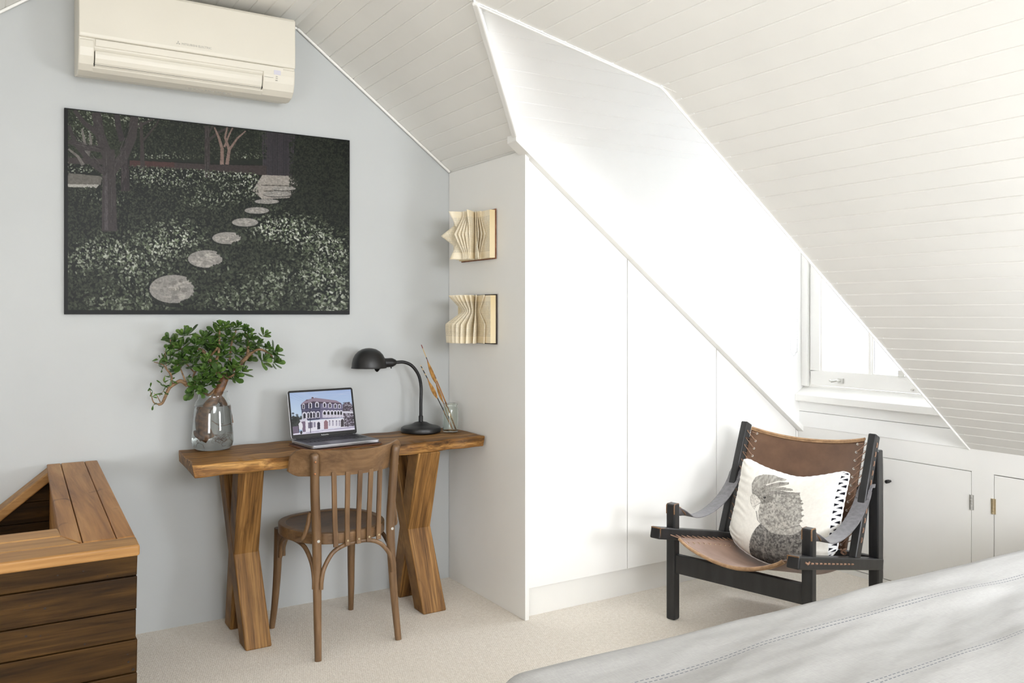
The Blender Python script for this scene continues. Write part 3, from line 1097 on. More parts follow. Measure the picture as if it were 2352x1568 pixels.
# raking handrail on the gable wall and the boards below it
mb = MB(BO)
mb.prism([(0.19, 0.708), (-0.75, -0.05), (-0.75, -0.10), (0.19, 0.668)], 1, 3.555, 3.668)
mb.build('raking_rail', M['capx'], BAL, bevel=0.005)
mb = MB(BO)
for k in range(9):
    z1 = 0.66 - k * 0.077
    z0 = z1 - 0.075
    xa = max(-0.75, 0.19 - (0.66 - z1) / 0.806 - 0.0)
    mb.box((-0.75, 3.62, max(0, z0)), (0.188, 3.64, z1)) if False else mb.hexa([(0.19 - (0.675 - z0) / 0.806, 3.62, max(0.0, z0)), (0.188, 3.62, max(0.0, z0)), (0.188, 3.64, max(0.0, z0)), (0.19 - (0.675 - z0) / 0.806, 3.64, max(0.0, z0)),
             (0.19 - (0.675 - z1) / 0.806, 3.62, z1), (0.188, 3.62, z1), (0.188, 3.64, z1), (0.19 - (0.675 - z1) / 0.806, 3.64, z1)])
mb.build('wall_boarding', M['board'], BAL, bevel=0.002)
# nail holes and knots on the front boarding
M['hole'] = pmat('dark_nail_hole', S(24, 16, 9), S(34, 22, 12), (9, 9, 9), 0.8)
for _ in range(46):
    z = rnd.uniform(0.3, 0.68)
    x = rnd.uniform(-0.02, 0.30)
    if min(abs(z - j) for j in (0.637, 0.553, 0.48, 0.397, 0.317)) < 0.006:
        continue
    r = rnd.uniform(0.001, 0.0032)
    mb = MB(BO)
    mb.lathe([(0, 0.0002), (r, 0.0002), (r, -0.003)], (x, 2.2668, z), 8, axis=(0, -1, 0))
    mb.build('nail_hole', M['hole'], FB)

# ------------------------------------------------------------------ trestle desk of thick timber
woodcols = (S(62, 40, 18), S(138, 96, 48), S(206, 158, 92))
M['deskx'] = wood('oiled_pine_lengthwise', *woodcols, axis=0, spec=0.25, rough=0.5, fine=170, broad=34, along=1.4, bmp=0.5, dist=0.35, streak=0.42)
M['deskleg'] = wood('oiled_pine_leg', S(80, 52, 25), S(142, 102, 54), S(184, 140, 84), axis=2, spec=0.25, rough=0.5, fine=150, broad=30, along=1.5, bmp=0.45, dist=0.4, streak=0.42, yk=0.07)
DO = (1.27, 3.45, 0)
DESK = thing('desk', 'rustic thick timber desk on two crossed trestle legs against the grey wall', 'desk', DO)
top = MB(DO)
nu, nv = 60, 12
rnd = random.Random(4)
def front_y(t):
    return 3.185 + 0.105 * t + 0.010 * math.sin(t * 9 + 0.6) * t + 0.006 * math.sin(t * 23) + (0.012 if t > 0.93 else 0) * (t - 0.93) / 0.07
def back_y(t):
    return 3.60 + 0.05 * min(1, t * 1.5) - (0.02 if t > 0.97 else 0)
ZT, ZB = 0.738, 0.692
P = []
loop_z = [(0, ZB), (0, ZT)]
rows = []
for i in range(nu + 1):
    t = i / nu
    xf = 0.622 + (1.886 - 0.622) * t
    xb = 0.640 + (1.898 - 0.640) * t
    yf, yb = front_y(t), back_y(t)
    ring = []
    wob = 0.004 * math.sin(t * 31) + 0.003 * math.sin(t * 57 + 1)
    for (u, z) in ((0, ZB + 0.004), (0.0, ZB + 0.022), (0.0, ZT - 0.006), (0.012, ZT), (0.25, ZT), (0.5, ZT), (0.75, ZT), (0.985, ZT), (1, ZT - 0.008), (1, ZB), (0.5, ZB), (0.012, ZB)):
        yy = yf + (yb - yf) * u
        if u == 0:
            yy += wob * (1 if z > ZB + 0.01 else 0.3)
        xx = xf + (xb - xf) * u
        if i in (0, nu):
            xx += 0.006 * math.sin(u * 11 + z * 40) * (1 if i == 0 else -1)
        ring.append((xx, yy, z + 0.0012 * math.sin(xx * 40 + yy * 60)))
    rows.append(ring)
vs = [p for r in rows for p in r]
n = len(rows[0])
fs = []
for i in range(nu):
    for k in range(n):
        l = (k + 1) % n
        fs.append((i * n + k, i * n + l, (i + 1) * n + l, (i + 1) * n + k))
top.add(vs, fs, True)
top.add(rows[0], [tuple(range(n))])
top.add(rows[-1], [tuple(range(n))[::-1]])
top.build('tabletop', M['deskx'], DESK, bevel=0.003, angle=30)
for x0, x1 in ((0.827, 0.925), (1.574, 1.682)):
    for ya, yb in ((3.315, 3.575), (3.570, 3.310)):
        w_ = 0.047
        zt = 0.693
        s_ = -0.029
        front = ya < yb
        mb = MB(DO)
        e = 0.0015 if front else 0.0
        vs = []
        for y, z, sh in ((ya, 0.0, 0), (yb, zt, s_)):
            vs += [(x0 + sh - e, y - w_, z), (x1 + sh + e, y - w_, z), (x1 + sh + e, y + w_, z), (x0 + sh - e, y + w_, z)]
        mb.hexa(vs)
        o = mb.build('leg', M['deskleg'], DESK, bevel=0.006, seg=3)

# ------------------------------------------------------------------ laptop on a leather sleeve
lrot = math.radians(6.0)
LO = (1.231, 3.403, ZT + 0.0015)
SL = thing('laptop_sleeve', 'brown leather laptop sleeve lying flat under the open laptop', 'sleeve', LO, lrot)
def rrect(w, h, r, n=6):
    out = []
    for cx, cy, a0 in ((w / 2 - r, h / 2 - r, 0), (-w / 2 + r, h / 2 - r, 90), (-w / 2 + r, -h / 2 + r, 180), (w / 2 - r, -h / 2 + r, 270)):
        for k in range(n + 1):
            a = math.radians(a0 + 90 * k / n)
            out.append((cx + r * math.cos(a), cy + r * math.sin(a)))
    return out
mb = MB()
mb.prism(rrect(0.335, 0.238, 0.03), 2, 0.0, 0.003)
mb.build('sleeve_body', M['tan'], SL, bevel=0.001)
mb = MB()
mb.prism(rrect(0.329, 0.232, 0.028), 2, 0.003, 0.0052)
mb.build('flap', pmat('dark_tan_leather', S(70, 40, 24), S(88, 52, 32), (40, 40, 40), 0.55, 0.1), SL, bevel=0.0008)
LP = thing('laptop', 'open silver-grey laptop showing a photograph of an old corner building', 'laptop', (LO[0], LO[1] - 0.0, LO[2] + 0.0054), lrot)
mb = MB()
mb.prism(rrect(0.304, 0.212, 0.011), 2, 0.0015, 0.0145)
LB = mb.build('base', M['silver'], LP, bevel=0.0025, seg=3)
mb = MB()
mb.prism(rrect(0.300, 0.208, 0.010), 2, 0.0143, 0.0150)
mb.build('palm_rest', M['spacegrey'], LB)
mb = MB()
rnd = random.Random(1)
for r_ in range(6):
    y = 0.082 - r_ * 0.0185
    h_ = 0.0155 if r_ else 0.009
    if r_ == 5:
        ws = [1, 1, 1, 1.25, 5, 1.25, 1, 1, 1, 1]
    else:
        ws = [1.5] + [1] * 12 + [1.5] if r_ else [1.0] * 14
    tot = sum(ws)
    x = -0.136
    for w_ in ws:
        kw = 0.272 * w_ / tot
        mb.box((x + 0.0012, y - h_ / 2, 0.0150), (x + kw - 0.0012, y + h_ / 2, 0.0160))
        x += kw
mb.build('keyboard', M['keys'], LB)
mb = MB()
mb.box((-0.065, -0.098, 0.0150), (0.065, -0.016, 0.01515))
mb.build('trackpad', pmat('trackpad_glass', S(80, 80, 86), S(86, 86, 92), (5, 5, 5), 0.3), LB)
# lid leans back from the hinge line
LA = math.radians(13)
lid_M = Matrix.Translation((0, 0.101, 0.0125)) @ Matrix.Rotation(PI / 2 - LA, 4, 'X')
def lidmesh(poly, z0, z1, name, mat, bevel=0.0, par=None):
    mb = MB()
    mb.prism(poly, 2, z0, z1)
    o = mb.build(name, mat, par or LP, bevel=bevel)
    o.data.transform(lid_M)
    return o
off = 0.206 / 2 + 0.003
LID = lidmesh([(x, y + off) for x, y in rrect(0.304, 0.206, 0.011)], -0.005, 0.0005, 'lid', M['silver'], 0.0012)
lidmesh([(x, y + off) for x, y in rrect(0.3015, 0.2035, 0.010)], 0.0005, 0.0011, 'bezel', M['screenglass'], par=LID)
mb = MB()
mb.tube([(-0.13, 0.102, 0.0150), (0.13, 0.102, 0.0150)], 0.0045, 10)
mb.build('hinge', M['keys'], LP)


def screen_photo():
    C = Canvas(300, 188, [(250, 335), (1430, 258), (1500, 1050), (315, 1165)], S(170, 198, 232))
    g = S
    for k in range(40):
        t = k / 40
        y0 = 250 + k * 16
        C.poly([(150, y0), (1600, y0), (1600, y0 + 17), (150, y0 + 17)], np.array(g(168, 190, 232)[:3]) * (1 - t) + np.array(g(205, 226, 244)[:3]) * t)
    for k in range(30):
        C.ell(C.rs.uniform(500, 1450), C.rs.uniform(280, 420), 120, 20, g(200, 210, 236), 0.25, soft=0.9)
    for a, b in (((255, 350), (560, 520)), ((300, 335), (520, 450)), ((255, 420), (470, 500))):
        C.line([a, b], 3, 3, g(130, 145, 180), 0.6)
    # street trees and neighbours
    for _ in range(160):
        C.ell(C.rs.normal(380, 55), C.rs.normal(900, 55), 26, 20, g(*[int(v) for v in C.rs.uniform(18, 62, 1).repeat(3) * np.array([.85, 1, .95])]), 0.85)
    C.poly([(1270, 560), (1320, 520), (1400, 505), (1440, 560), (1490, 620), (1490, 990), (1270, 1000)], g(84, 74, 88))
    for _ in range(260):
        x, y = C.rs.uniform(1280, 1490), C.rs.uniform(520, 990)
        C.ell(x, y, 14, 10, [g(40, 36, 42), g(150, 140, 160), g(70, 60, 70), g(210, 205, 220)][C.rs.randint(4)], 0.6)
    C.poly([(1275, 690), (1480, 695), (1480, 730), (1275, 725)], g(222, 220, 232))
    # facade
    C.poly([(570, 470), (750, 428), (1150, 480), (1240, 530), (1255, 545), (470, 580), (480, 545)], g(150, 132, 150))
    C.poly([(560, 490), (585, 460), (610, 480)], g(90, 60, 75))
    C.poly([(670, 440), (680, 415), (715, 418), (715, 440)], g(80, 50, 60))
    C.poly([(465, 570), (520, 545), (700, 515), (860, 512), (1240, 540), (1265, 560), (1275, 820), (870, 850), (580, 880), (495, 840)], g(122, 116, 146))
    C.poly([(465, 570), (520, 545), (700, 515), (850, 512), (830, 850), (580, 880), (495, 840)], g(64, 62, 92))
    C.poly([(700, 500), (1240, 530), (1240, 552), (700, 535), (480, 580), (462, 570)], g(66, 50, 70))
    C.poly([(495, 690), (830, 665), (1270, 665), (1270, 645), (830, 645), (490, 665)], g(88, 84, 116))
    def arch(cx, y0, y1, w, frame, dark):
        C.poly([(cx - w, y1), (cx - w, y0 + w), (cx - w * .7, y0 + w * .3), (cx, y0), (cx + w * .7, y0 + w * .3), (cx + w, y0 + w), (cx + w, y1)], frame)
        v = w * 0.55
        C.poly([(cx - v, y1 - 8), (cx - v, y0 + w + 8), (cx, y0 + w * .5), (cx + v, y0 + w + 8), (cx + v, y1 - 8)], dark)
    wh = g(226, 222, 236)
    dk = g(34, 32, 48)
    for cx, y0, y1, w in ((520, 545, 648, 22), (648, 515, 635, 34), (778, 505, 618, 36), (922, 510, 618, 32), (1027, 522, 628, 28), (1128, 535, 632, 26), (1207, 548, 636, 24)):
        arch(cx, y0, y1, w, wh, dk)
    for cx, y0, y1, w in ((535, 705, 840, 42), (608, 705, 835, 30), (665, 695, 832, 34), (718, 695, 828, 32), (795, 690, 820, 34)):
        arch(cx, y0, y1, w, wh, dk)
    C.poly([(875, 760), (1285, 770), (1285, 812), (880, 822)], g(206, 200, 216))
    for cx in (922, 995, 1064, 1127, 1185, 1238):
        arch(cx, 668, 768, 42 - (cx - 922) * 0.035, wh, g(10, 10, 14))
        C.line([(cx + 33, 700), (cx + 33, 815)], 12, 12, wh)
    C.poly([(445, 860), (575, 840), (600, 890), (870, 858), (1290, 825), (1300, 1000), (900, 1045), (560, 1100), (500, 1100), (470, 1020)], g(236, 233, 243))
    C.poly([(445, 860), (575, 838), (575, 885), (450, 900)], g(216, 212, 228))
    C.poly([(470, 900), (550, 890), (555, 1095), (500, 1105)], g(120, 100, 124))
    C.poly([(600, 915), (690, 905), (690, 1020), (605, 1030)], g(120, 112, 136))
    C.poly([(708, 905), (746, 902), (746, 1005), (710, 1008)], g(150, 142, 164))
    for cx, y0, y1, w, d_ in ((805, 895, 1050, 28, g(48, 44, 66)), (945, 860, 1045, 38, g(150, 110, 120)), (1260, 840, 1000, 30, g(60, 52, 60))):
        C.poly([(cx - w, y1), (cx - w, y0 + w), (cx, y0), (cx + w, y0 + w), (cx + w, y1 - 6)], d_)
    for cx in (1015, 1078, 1148, 1205):
        C.poly([(cx - 14, 985), (cx - 14, 885), (cx, 872), (cx + 14, 885), (cx + 14, 975)], g(176, 170, 188))
        C.ell(cx, 880, 12, 10, g(90, 80, 96))
    # road, kerb, pole, figure
    C.poly([(300, 1130), (900, 1050), (1510, 975), (1520, 1070), (300, 1190)], g(232, 228, 244))
    C.poly([(560, 1110), (1510, 985), (1510, 1012), (900, 1075), (560, 1125)], g(170, 164, 190))
    C.poly([(300, 1000), (430, 980), (430, 1120), (300, 1140)], g(110, 96, 118))
    C.line([(640, 520), (650, 1120)], 12, 12, g(40, 36, 58))
    C.ell(458, 985, 42, 75, g(238, 236, 244))
    C.ell(470, 1110, 22, 36, g(30, 28, 40))
    C.line([(415, 960), (432, 1110)], 12, 12, g(40, 36, 44))
    return C.a


so = lid_M @ Vector((-0.1425, 0.1995, 0.0013))
ux = lid_M.to_3x3() @ Vector((0.285, 0, 0))
uz = lid_M.to_3x3() @ Vector((0, -0.178, 0))
painted_sheet('screen', screen_photo(), so, ux, uz, LID, attr_mat('lit_screen', 0.15, emit=0.62))
text_mesh('maker_lettering', 'MacBook Pro', 0.0062, M['whiteink'], LID, lid_M @ Matrix.Translation((0, 0.0095, 0.0012)), ext=0.0001)

# ------------------------------------------------------------------ desk lamp
LMP = (1.697, 3.555, ZT + 0.0012)
LAMP = thing('desk_lamp', 'black gooseneck desk lamp with domed shade on the right end of the desk', 'lamp', LMP)
lx, ly, lz = LMP
mb = MB(LMP)
mb.lathe([(0, 0), (0.087, 0), (0.092, 0.004), (0.093, 0.016), (0.090, 0.023), (0.082, 0.027), (0.062, 0.031), (0.042, 0.038), (0.028, 0.046), (0.014, 0.049), (0, 0.049)], LMP, 48)
mb.build('base', M['black'], LAMP, bevel=0.0)
path = spline([(lx, ly, lz + 0.045), (lx, ly, lz + 0.13), (lx + 0.001, ly, lz + 0.21), (lx - 0.012, ly, lz + 0.265), (lx - 0.045, ly, lz + 0.308), (lx - 0.085, ly, lz + 0.326), (lx - 0.125, ly, lz + 0.327)], 24)
mb = MB(LMP)
fine = []
rs_ = []
L_ = len(path)
for i, p in enumerate(path):
    fine.append(p)
    rs_.append(0.0079 if i % 2 else 0.0070)
mb.tube(fine, rs_, 14)
mb.build('gooseneck', M['black'], LAMP, angle=80)
mb = MB(LMP)
mb.lathe([(0.0105, 0), (0.0105, 0.03), (0.009, 0.032)], (lx, ly, lz + 0.044), 20)
mb.build('collar', M['black'], LAMP)
mb = MB(LMP)
mb.lathe([(0.0, 0), (0.010, 0), (0.0135, 0.004), (0.020, 0.018), (0.021, 0.024), (0.021, 0.072), (0.019, 0.074), (0, 0.074)], (lx - 0.125, ly, lz + 0.327), 28, axis=(-1, 0, -0.02))
mb.tube([(lx - 0.155, ly - 0.012, lz + 0.310), (lx - 0.155, ly - 0.016, lz + 0.301)], 0.003, 8)
mb.build('lamp_holder', M['black'], LAMP)
# dome shade, opening downwards; slight ovoid toward the holder
SC = Vector((lx - 0.256, ly, lz + 0.309))
mb = MB(LMP)
prof = [(0.0795, -0.004), (0.0775, 0.0), (0.0765, 0.004), (0.0755, 0.018), (0.071, 0.038), (0.062, 0.056), (0.049, 0.070), (0.032, 0.080), (0.014, 0.0845), (0.0005, 0.0855)]
inner = [(0.0005, 0.0838), (0.014, 0.0828), (0.031, 0.0783), (0.048, 0.0684), (0.0605, 0.0548), (0.0695, 0.0374), (0.0738, 0.018), (0.0748, 0.004), (0.0758, 0.0), (0.0795, -0.004)]
mb.lathe(prof, SC, 48)
sh = mb.build('shade', M['black'], LAMP)
mb2 = MB(LMP)
mb2.lathe(inner, SC, 48)
mb2.build('shade_lining', pmat('white_enamel_lining', S(238, 236, 228), S(242, 240, 233), (9, 9, 9), 0.4), sh)
mb = MB(LMP)
mb.lathe([(0.021, 0), (0.021, 0.01), (0.026, 0.022), (0.040, 0.04)], (lx - 0.180, ly, lz + 0.328), 24, axis=(-1, 0, -0.05))
mb.build('shade_neck', M['black'], LAMP)
mb = MB(LMP)
mb.lathe([(0, -0.028), (0.014, -0.025), (0.025, -0.012), (0.028, 0.0), (0.024, 0.014), (0.015, 0.024), (0.013, 0.034), (0, 0.034)], (lx - 0.250, ly, lz + 0.340), 24, axis=(-1, 0, -0.1))
mb.build('bulb', pmat('frosted_bulb', S(235, 232, 224), S(240, 238, 230), (9, 9, 9), 0.4), LAMP)

# ------------------------------------------------------------------ glass vase with the jade plant
VO = (0.764, 3.545, ZT + 0.001)
VASE = thing('glass_vase', 'clear glass bottle vase of water on the left end of the desk', 'vase', VO)
vz = VO[2]
out = [(0, 0.0), (0.052, 0.0), (0.066, 0.004), (0.076, 0.014), (0.0805, 0.030), (0.0805, 0.050), (0.0775, 0.09), (0.0725, 0.15), (0.0695, 0.182), (0.066, 0.195), (0.060, 0.205), (0.057, 0.212), (0.0565, 0.228), (0.059, 0.233)]
inn = [(0.056, 0.233), (0.0538, 0.228), (0.0543, 0.212), (0.057, 0.204), (0.063, 0.193), (0.0666, 0.181), (0.0696, 0.15), (0.0746, 0.09), (0.0775, 0.05), (0.0772, 0.031), (0.072, 0.016), (0.062, 0.0085), (0.045, 0.007), (0, 0.007)]
mb = MB(VO)
mb.lathe(out + inn, VO, 56)
mb.build('vase_body', glass_mat('clear_vase_glass', S(246, 250, 248)), VASE)
wat = [(0, 0.0066), (0.045, 0.0066), (0.0623, 0.0081), (0.0724, 0.0157), (0.0776, 0.031), (0.0779, 0.05), (0.0750, 0.09), (0.0700, 0.15), (0.0677, 0.176), (0.0672, 0.177), (0, 0.177)]
mb = MB(VO)
mb.lathe(wat, VO, 56)
mb.build('water', glass_mat('clear_water', S(250, 252, 252), ior=1.33), VASE, label='clear water filling the vase')

JO = (0.764, 3.545, vz + 0.012)
JADE = thing('jade_plant', 'branching green jade plant with thick trunk standing in the glass vase', 'plant', JO)
M['bark'] = pmat('brown_jade_bark', S(92, 70, 48), S(150, 120, 86), (60, 60, 110), 0.65, 0.5, 0.003, 6)
M['wetbark'] = pmat('wet_brown_root', S(78, 50, 30), S(136, 94, 60), (70, 70, 80), 0.45, 0.4, 0.003, 6)
def jz(p, dy=0.0):
    return Vector((0.49 + 0.000402 * p[0], 3.545 + dy, 1.287 - 0.000409 * p[1]))
def limb(mb, pts, r0, r1, n=8):
    q = spline([jz((p[0], p[1]), p[2] if len(p) > 2 else 0) for p in pts], n)
    m = len(q)
    rr = []
    for i in range(m):
        t = i / (m - 1)
        rr.append((r0 + (r1 - r0) * t) * (1 + 0.022 * math.sin(i * 1.3) + 0.015 * math.sin(i * 3.1)))
    mb.tube(q, rr, 12)
mb = MB(JO)
limb(mb, [(640, 1225), (615, 1150), (600, 1040), (630, 930), (700, 850), (740, 770), (775, 700), (800, 640)], 0.024, 0.017)
limb(mb, [(640, 1240, -.01), (560, 1190), (540, 1150)], 0.012, 0.008)
limb(mb, [(560, 930), (600, 950), (640, 990)], 0.006, 0.011)
limb(mb, [(870, 1100, .02), (850, 1000, .02), (800, 900, .015), (740, 830, .005), (720, 790)], 0.011, 0.016)
mb.build('trunk', M['wetbark'], JADE, label='thick brown trunk and root')
mb = MB(JO)
branches = [([(790, 670), (860, 570), (950, 510), (1020, 440), (1060, 400)], .012, .008), ([(1050, 410), (1130, 360, -.02), (1230, 400, -.02), (1270, 440, -.02)], .006, .003),
            ([(1030, 430), (1040, 300, .01), (1020, 200, .01)], .007, .003), ([(790, 650), (720, 570), (680, 510), (640, 440), (600, 380), (560, 350)], .010, .006),
            ([(600, 370), (540, 345, .01), (450, 360, .02), (370, 340, .02)], .006, .004), ([(380, 350, .02), (300, 300, .02), (290, 250, .02)], .004, .002), ([(690, 520), (720, 400, -.03), (730, 250, -.03), (735, 150, -.03)], .007, .003),
            ([(860, 570), (862, 460, .02), (885, 300, .03), (930, 170, .03)], .006, .003), ([(760, 700), (650, 800), (600, 770), (520, 720), (430, 690)], .006, .007),
            ([(440, 700), (380, 655), (320, 680), (270, 720), (235, 800), (205, 860), (170, 872)], .008, .005), ([(180, 872), (130, 850), (110, 790), (95, 730)], .003, .0012), ([(190, 850), (160, 790), (130, 760)], .002, .001),
            ([(292, 700), (290, 600), (250, 540), (210, 490), (130, 462)], .005, .0015), ([(430, 690), (400, 600), (350, 490), (270, 470)], .004, .0015), ([(520, 720), (500, 600), (560, 500, -.03), (590, 480, -.03)], .005, .002),
            ([(510, 580), (430, 480, .03), (350, 420, .03)], .003, .0015), ([(790, 650), (840, 620, -.04), (875, 590, -.05)], .005, .003), ([(230, 430), (235, 380), (220, 355)], .0012, .0006), ([(250, 540), (230, 420)], .0015, .001),
            ([(240, 670), (215, 640), (235, 590)], .0012, .0006), ([(640, 440), (690, 350, -.05), (700, 330, -.05)], .005, .003), ([(180, 790), (220, 740), (230, 710)], .0012, .0006)]
for pts, a, b in branches:
    limb(mb, pts, a, b, 5)
mb.build('branches', M['bark'], JADE)
# fine hair roots in the water
mb = MB(JO)
rnd = random.Random(9)
for _ in range(38):
    x, y = rnd.uniform(560, 800), rnd.uniform(1190, 1240)
    p = [jz((x, y), rnd.uniform(-.03, .03))]
    for k in range(4):
        p.append(p[-1] + Vector((rnd.uniform(-.012, .012), rnd.uniform(-.012, .012), -0.003 + rnd.uniform(-.006, .005))))
    for q in p:
        q.z = max(q.z, vz + 0.013)
    mb.tube(p, 0.00042, 5)
for pts in ([(820, 1090), (790, 1110), (740, 1115), (700, 1085)], [(740, 1115), (730, 1150)], [(800, 1100), (830, 1130)], [(680, 1060), (720, 1095), (760, 1100)]):
    mb.tube(spline([jz(p, 0.01) for p in pts], 4), 0.0011, 5)
mb.build('hair_roots', M['wetbark'], JADE)

# leaves: thick spoon shapes in rosettes
def leaf_rows(L, W, Tk):
    prof = [(0.0, 0.10), (0.18, 0.30), (0.40, 0.72), (0.62, 0.98), (0.80, 0.95), (0.92, 0.68), (1.0, 0.12)]
    return [(t * L, w * W / 2, Tk * (0.4 + 0.6 * math.sin(PI * min(1, t * 0.95 + 0.05)))) for t, w in prof]
def add_leaf(mb, base, d, nrm, L, W, Tk, curl):
    d = d.normalized()
    nrm = (nrm - d * nrm.dot(d)).normalized()
    s = d.cross(nrm)
    rows = leaf_rows(L, W, Tk)
    ring = []
    for (t, w, k) in rows:
        c = base + d * t + nrm * (curl * (t / L) ** 2 * L)
        ring.append([c - s * w + nrm * w * 0.28, c - s * w * 0.5 + nrm * (k * 0.5), c + nrm * (k * 0.45), c + s * w * 0.5 + nrm * (k * 0.5), c + s * w + nrm * w * 0.28, c + s * w * 0.55 - nrm * k * 0.55, c - nrm * k * 0.75, c - s * w * 0.55 - nrm * k * 0.55])
    n = 8
    vs = [p for r in ring for p in r]
    fs = []
    for i in range(len(ring) - 1):
        for k in range(n):
            l = (k + 1) % n
            fs.append((i * n + k, i * n + l, (i + 1) * n + l, (i + 1) * n + k))
    fs.append(tuple(range(n))[::-1])
    fs.append(tuple((len(ring) - 1) * n + k for k in range(n)))
    mb.add(vs, fs, True)
big = [(730, 130, 1.0), (700, 180, 1), (785, 140, 1), (640, 225, .9), (560, 228, .9), (930, 135, 1), (880, 150, .9), (1010, 160, .9), (1050, 210, 1), (1150, 215, .9), (1040, 265, 1.1), (960, 285, 1.0), (890, 250, 1.0),
       (840, 225, .9), (720, 275, 1.1), (640, 295, 1.0), (700, 345, 1.2), (765, 355, 1.1), (745, 405, 1.1), (650, 375, 1.1), (375, 205, 1.0), (440, 195, 1.2), (285, 250, .8), (340, 285, 1.0), (370, 335, 1.2), (425, 305, 1.0),
       (300, 345, .9), (480, 300, 1.0), (455, 405, 1.0), (385, 425, 1.0), (280, 400, .7), (265, 470, 1.0), (350, 485, 1.0), (400, 505, 1.0), (355, 555, 1.0), (590, 490, 1.0), (500, 490, 1.0), (600, 565, 1.0), (660, 500, .9),
       (560, 560, 1.0), (700, 565, .9), (785, 540, .8), (850, 530, 1.1), (905, 400, .9), (940, 300, 1.0), (1030, 345, 1.1), (1105, 380, .9), (980, 415, 1.1), (1195, 350, 1.0), (1235, 430, 1.0), (1300, 395, 1.2), (1295, 500, 1.2),
       (1210, 500, 1.1), (1140, 470, 1.0), (1075, 455, .9), (870, 600, 1.2), (960, 575, 1.1), (910, 650, 1.0), (820, 640, 1.0), (745, 600, .9), (560, 640, .9), (620, 640, 1.0), (500, 690, 1.0), (500, 765, 1.1), (560, 760, .7),
       (600, 730, .8), (640, 700, .8), (700, 680, .8), (530, 300, .9), (590, 330, .9), (820, 300, 1.0), (790, 420, .9), (1100, 300, .9), (640, 620, .9), (430, 460, .9), (550, 420, 1.0), (610, 440, .9)]
small = [(115, 455), (170, 497), (205, 540), (215, 425), (235, 375), (230, 600), (205, 675), (225, 700), (215, 745), (150, 770), (98, 705), (112, 790), (120, 740), (125, 875), (290, 640), (470, 590), (430, 620), (270, 640), (190, 430)]
rnd = random.Random(21)
mb = MB(JO)
for (x, y, s) in big:
    dep = rnd.uniform(-0.06, 0.055)
    if x > 1150: dep = rnd.uniform(-0.04, 0.02)
    c = jz((x, y), dep)
    ax = Vector(((x - 680) / 900, rnd.uniform(-0.7, 0.1), (560 - y) / 700 + 0.35)).normalized()
    e1 = ax.cross(Vector((0.3, 1, 0.2))).normalized()
    e2 = ax.cross(e1)
    ph = rnd.uniform(0, PI)
    for k in range(8):
        a = ph + (k % 2) * PI + (k // 2) * PI / 2.6 + rnd.uniform(-.25, .25)
        open_ = [1.35, 1.35, 1.05, 1.05, 0.7, 0.7, 0.3, 0.3][k]
        d = ax * math.cos(open_) + (e1 * math.cos(a) + e2 * math.sin(a)) * math.sin(open_)
        d.z -= 0.1
        nn = ax * math.sin(open_) - (e1 * math.cos(a) + e2 * math.sin(a)) * math.cos(open_)
        L = [0.047, 0.047, 0.041, 0.041, 0.034, 0.034, 0.024, 0.024][k] * s * rnd.uniform(0.85, 1.12)
        add_leaf(mb, c + ax * (-0.006 + 0.004 * (k // 2)), d, nn, L, L * 0.67, 0.0036, rnd.uniform(0.0, 0.22))
for (x, y) in small:
    c = jz((x, y), rnd.uniform(-.01, .01))
    for k in range(2):
        d = Vector((rnd.uniform(-1, 1), rnd.uniform(-.6, .2), rnd.uniform(-.9, .8)))
        L = rnd.uniform(0.018, 0.028)
        add_leaf(mb, c, d, Vector((rnd.uniform(-.5, .5), -0.6, 0.7)), L, L * 0.42, 0.0024, 0.1)
def leafmat():
    m, nt, b = new_mat('glossy_jade_leaf')
    n = noise_tex(nt, (26, 26, 26), 3)
    r = ramp(nt, [(0.3, S(46, 70, 28)), (0.52, S(70, 100, 42)), (0.75, S(108, 136, 62))])
    nt.links.new(n.outputs['Fac'], r.inputs[0])
    nt.links.new(r.outputs[0], b.inputs['Base Color'])
    b.inputs['Roughness'].default_value = 0.27
    b.inputs['Subsurface Weight'].default_value = 0.0
    return m
mb.build('foliage', leafmat(), JADE, sub=1, angle=180)

# ------------------------------------------------------------------ jar with dried seed pod sticks
JR = (1.818, 3.490, ZT + 0.001)
JAR = thing('glass_jar', 'small clear glass jar at the right end of the desk holding painted sticks', 'jar', JR)
o1 = [(0, 0), (0.030, 0), (0.0345, 0.003), (0.0362, 0.009), (0.0362, 0.104), (0.034, 0.112), (0.0305, 0.117), (0.0305, 0.122), (0.0325, 0.125), (0.0325, 0.130), (0.0305, 0.132)]
i1 = [(0.0288, 0.131), (0.0285, 0.116), (0.0318, 0.111), (0.0338, 0.103), (0.0338, 0.012), (0.030, 0.007), (0, 0.0095)]
mb = MB(JR)
mb.lathe(o1 + i1, JR, 40)
mb.build('jar_body', glass_mat('clear_jar_glass', S(238, 246, 240)), JAR)
def stickmat(name, bands):
    m, nt, b = new_mat(name)
    tc = nt.nodes.new('ShaderNodeTexCoord')
    sp = nt.nodes.new('ShaderNodeSeparateXYZ')
    nt.links.new(tc.outputs['Generated'], sp.inputs[0])
    r = ramp(nt, bands)
    r.color_ramp.interpolation = 'CONSTANT'
    nt.links.new(sp.outputs['Z'], r.inputs[0])
    nt.links.new(r.outputs[0], b.inputs['Base Color'])
    b.inputs['Roughness'].default_value = 0.6
    return m
straw, blk, red, tanc = S(196, 168, 122), S(34, 30, 30), S(134, 62, 56), S(150, 112, 70)
M['pod'] = pmat('dry_tan_pod', S(140, 98, 44), S(196, 148, 78), (90, 90, 50), 0.7, 0.4)
jb = lambda dx, dy: Vector((1.818 + dx, 3.490 + dy, ZT + 0.013))
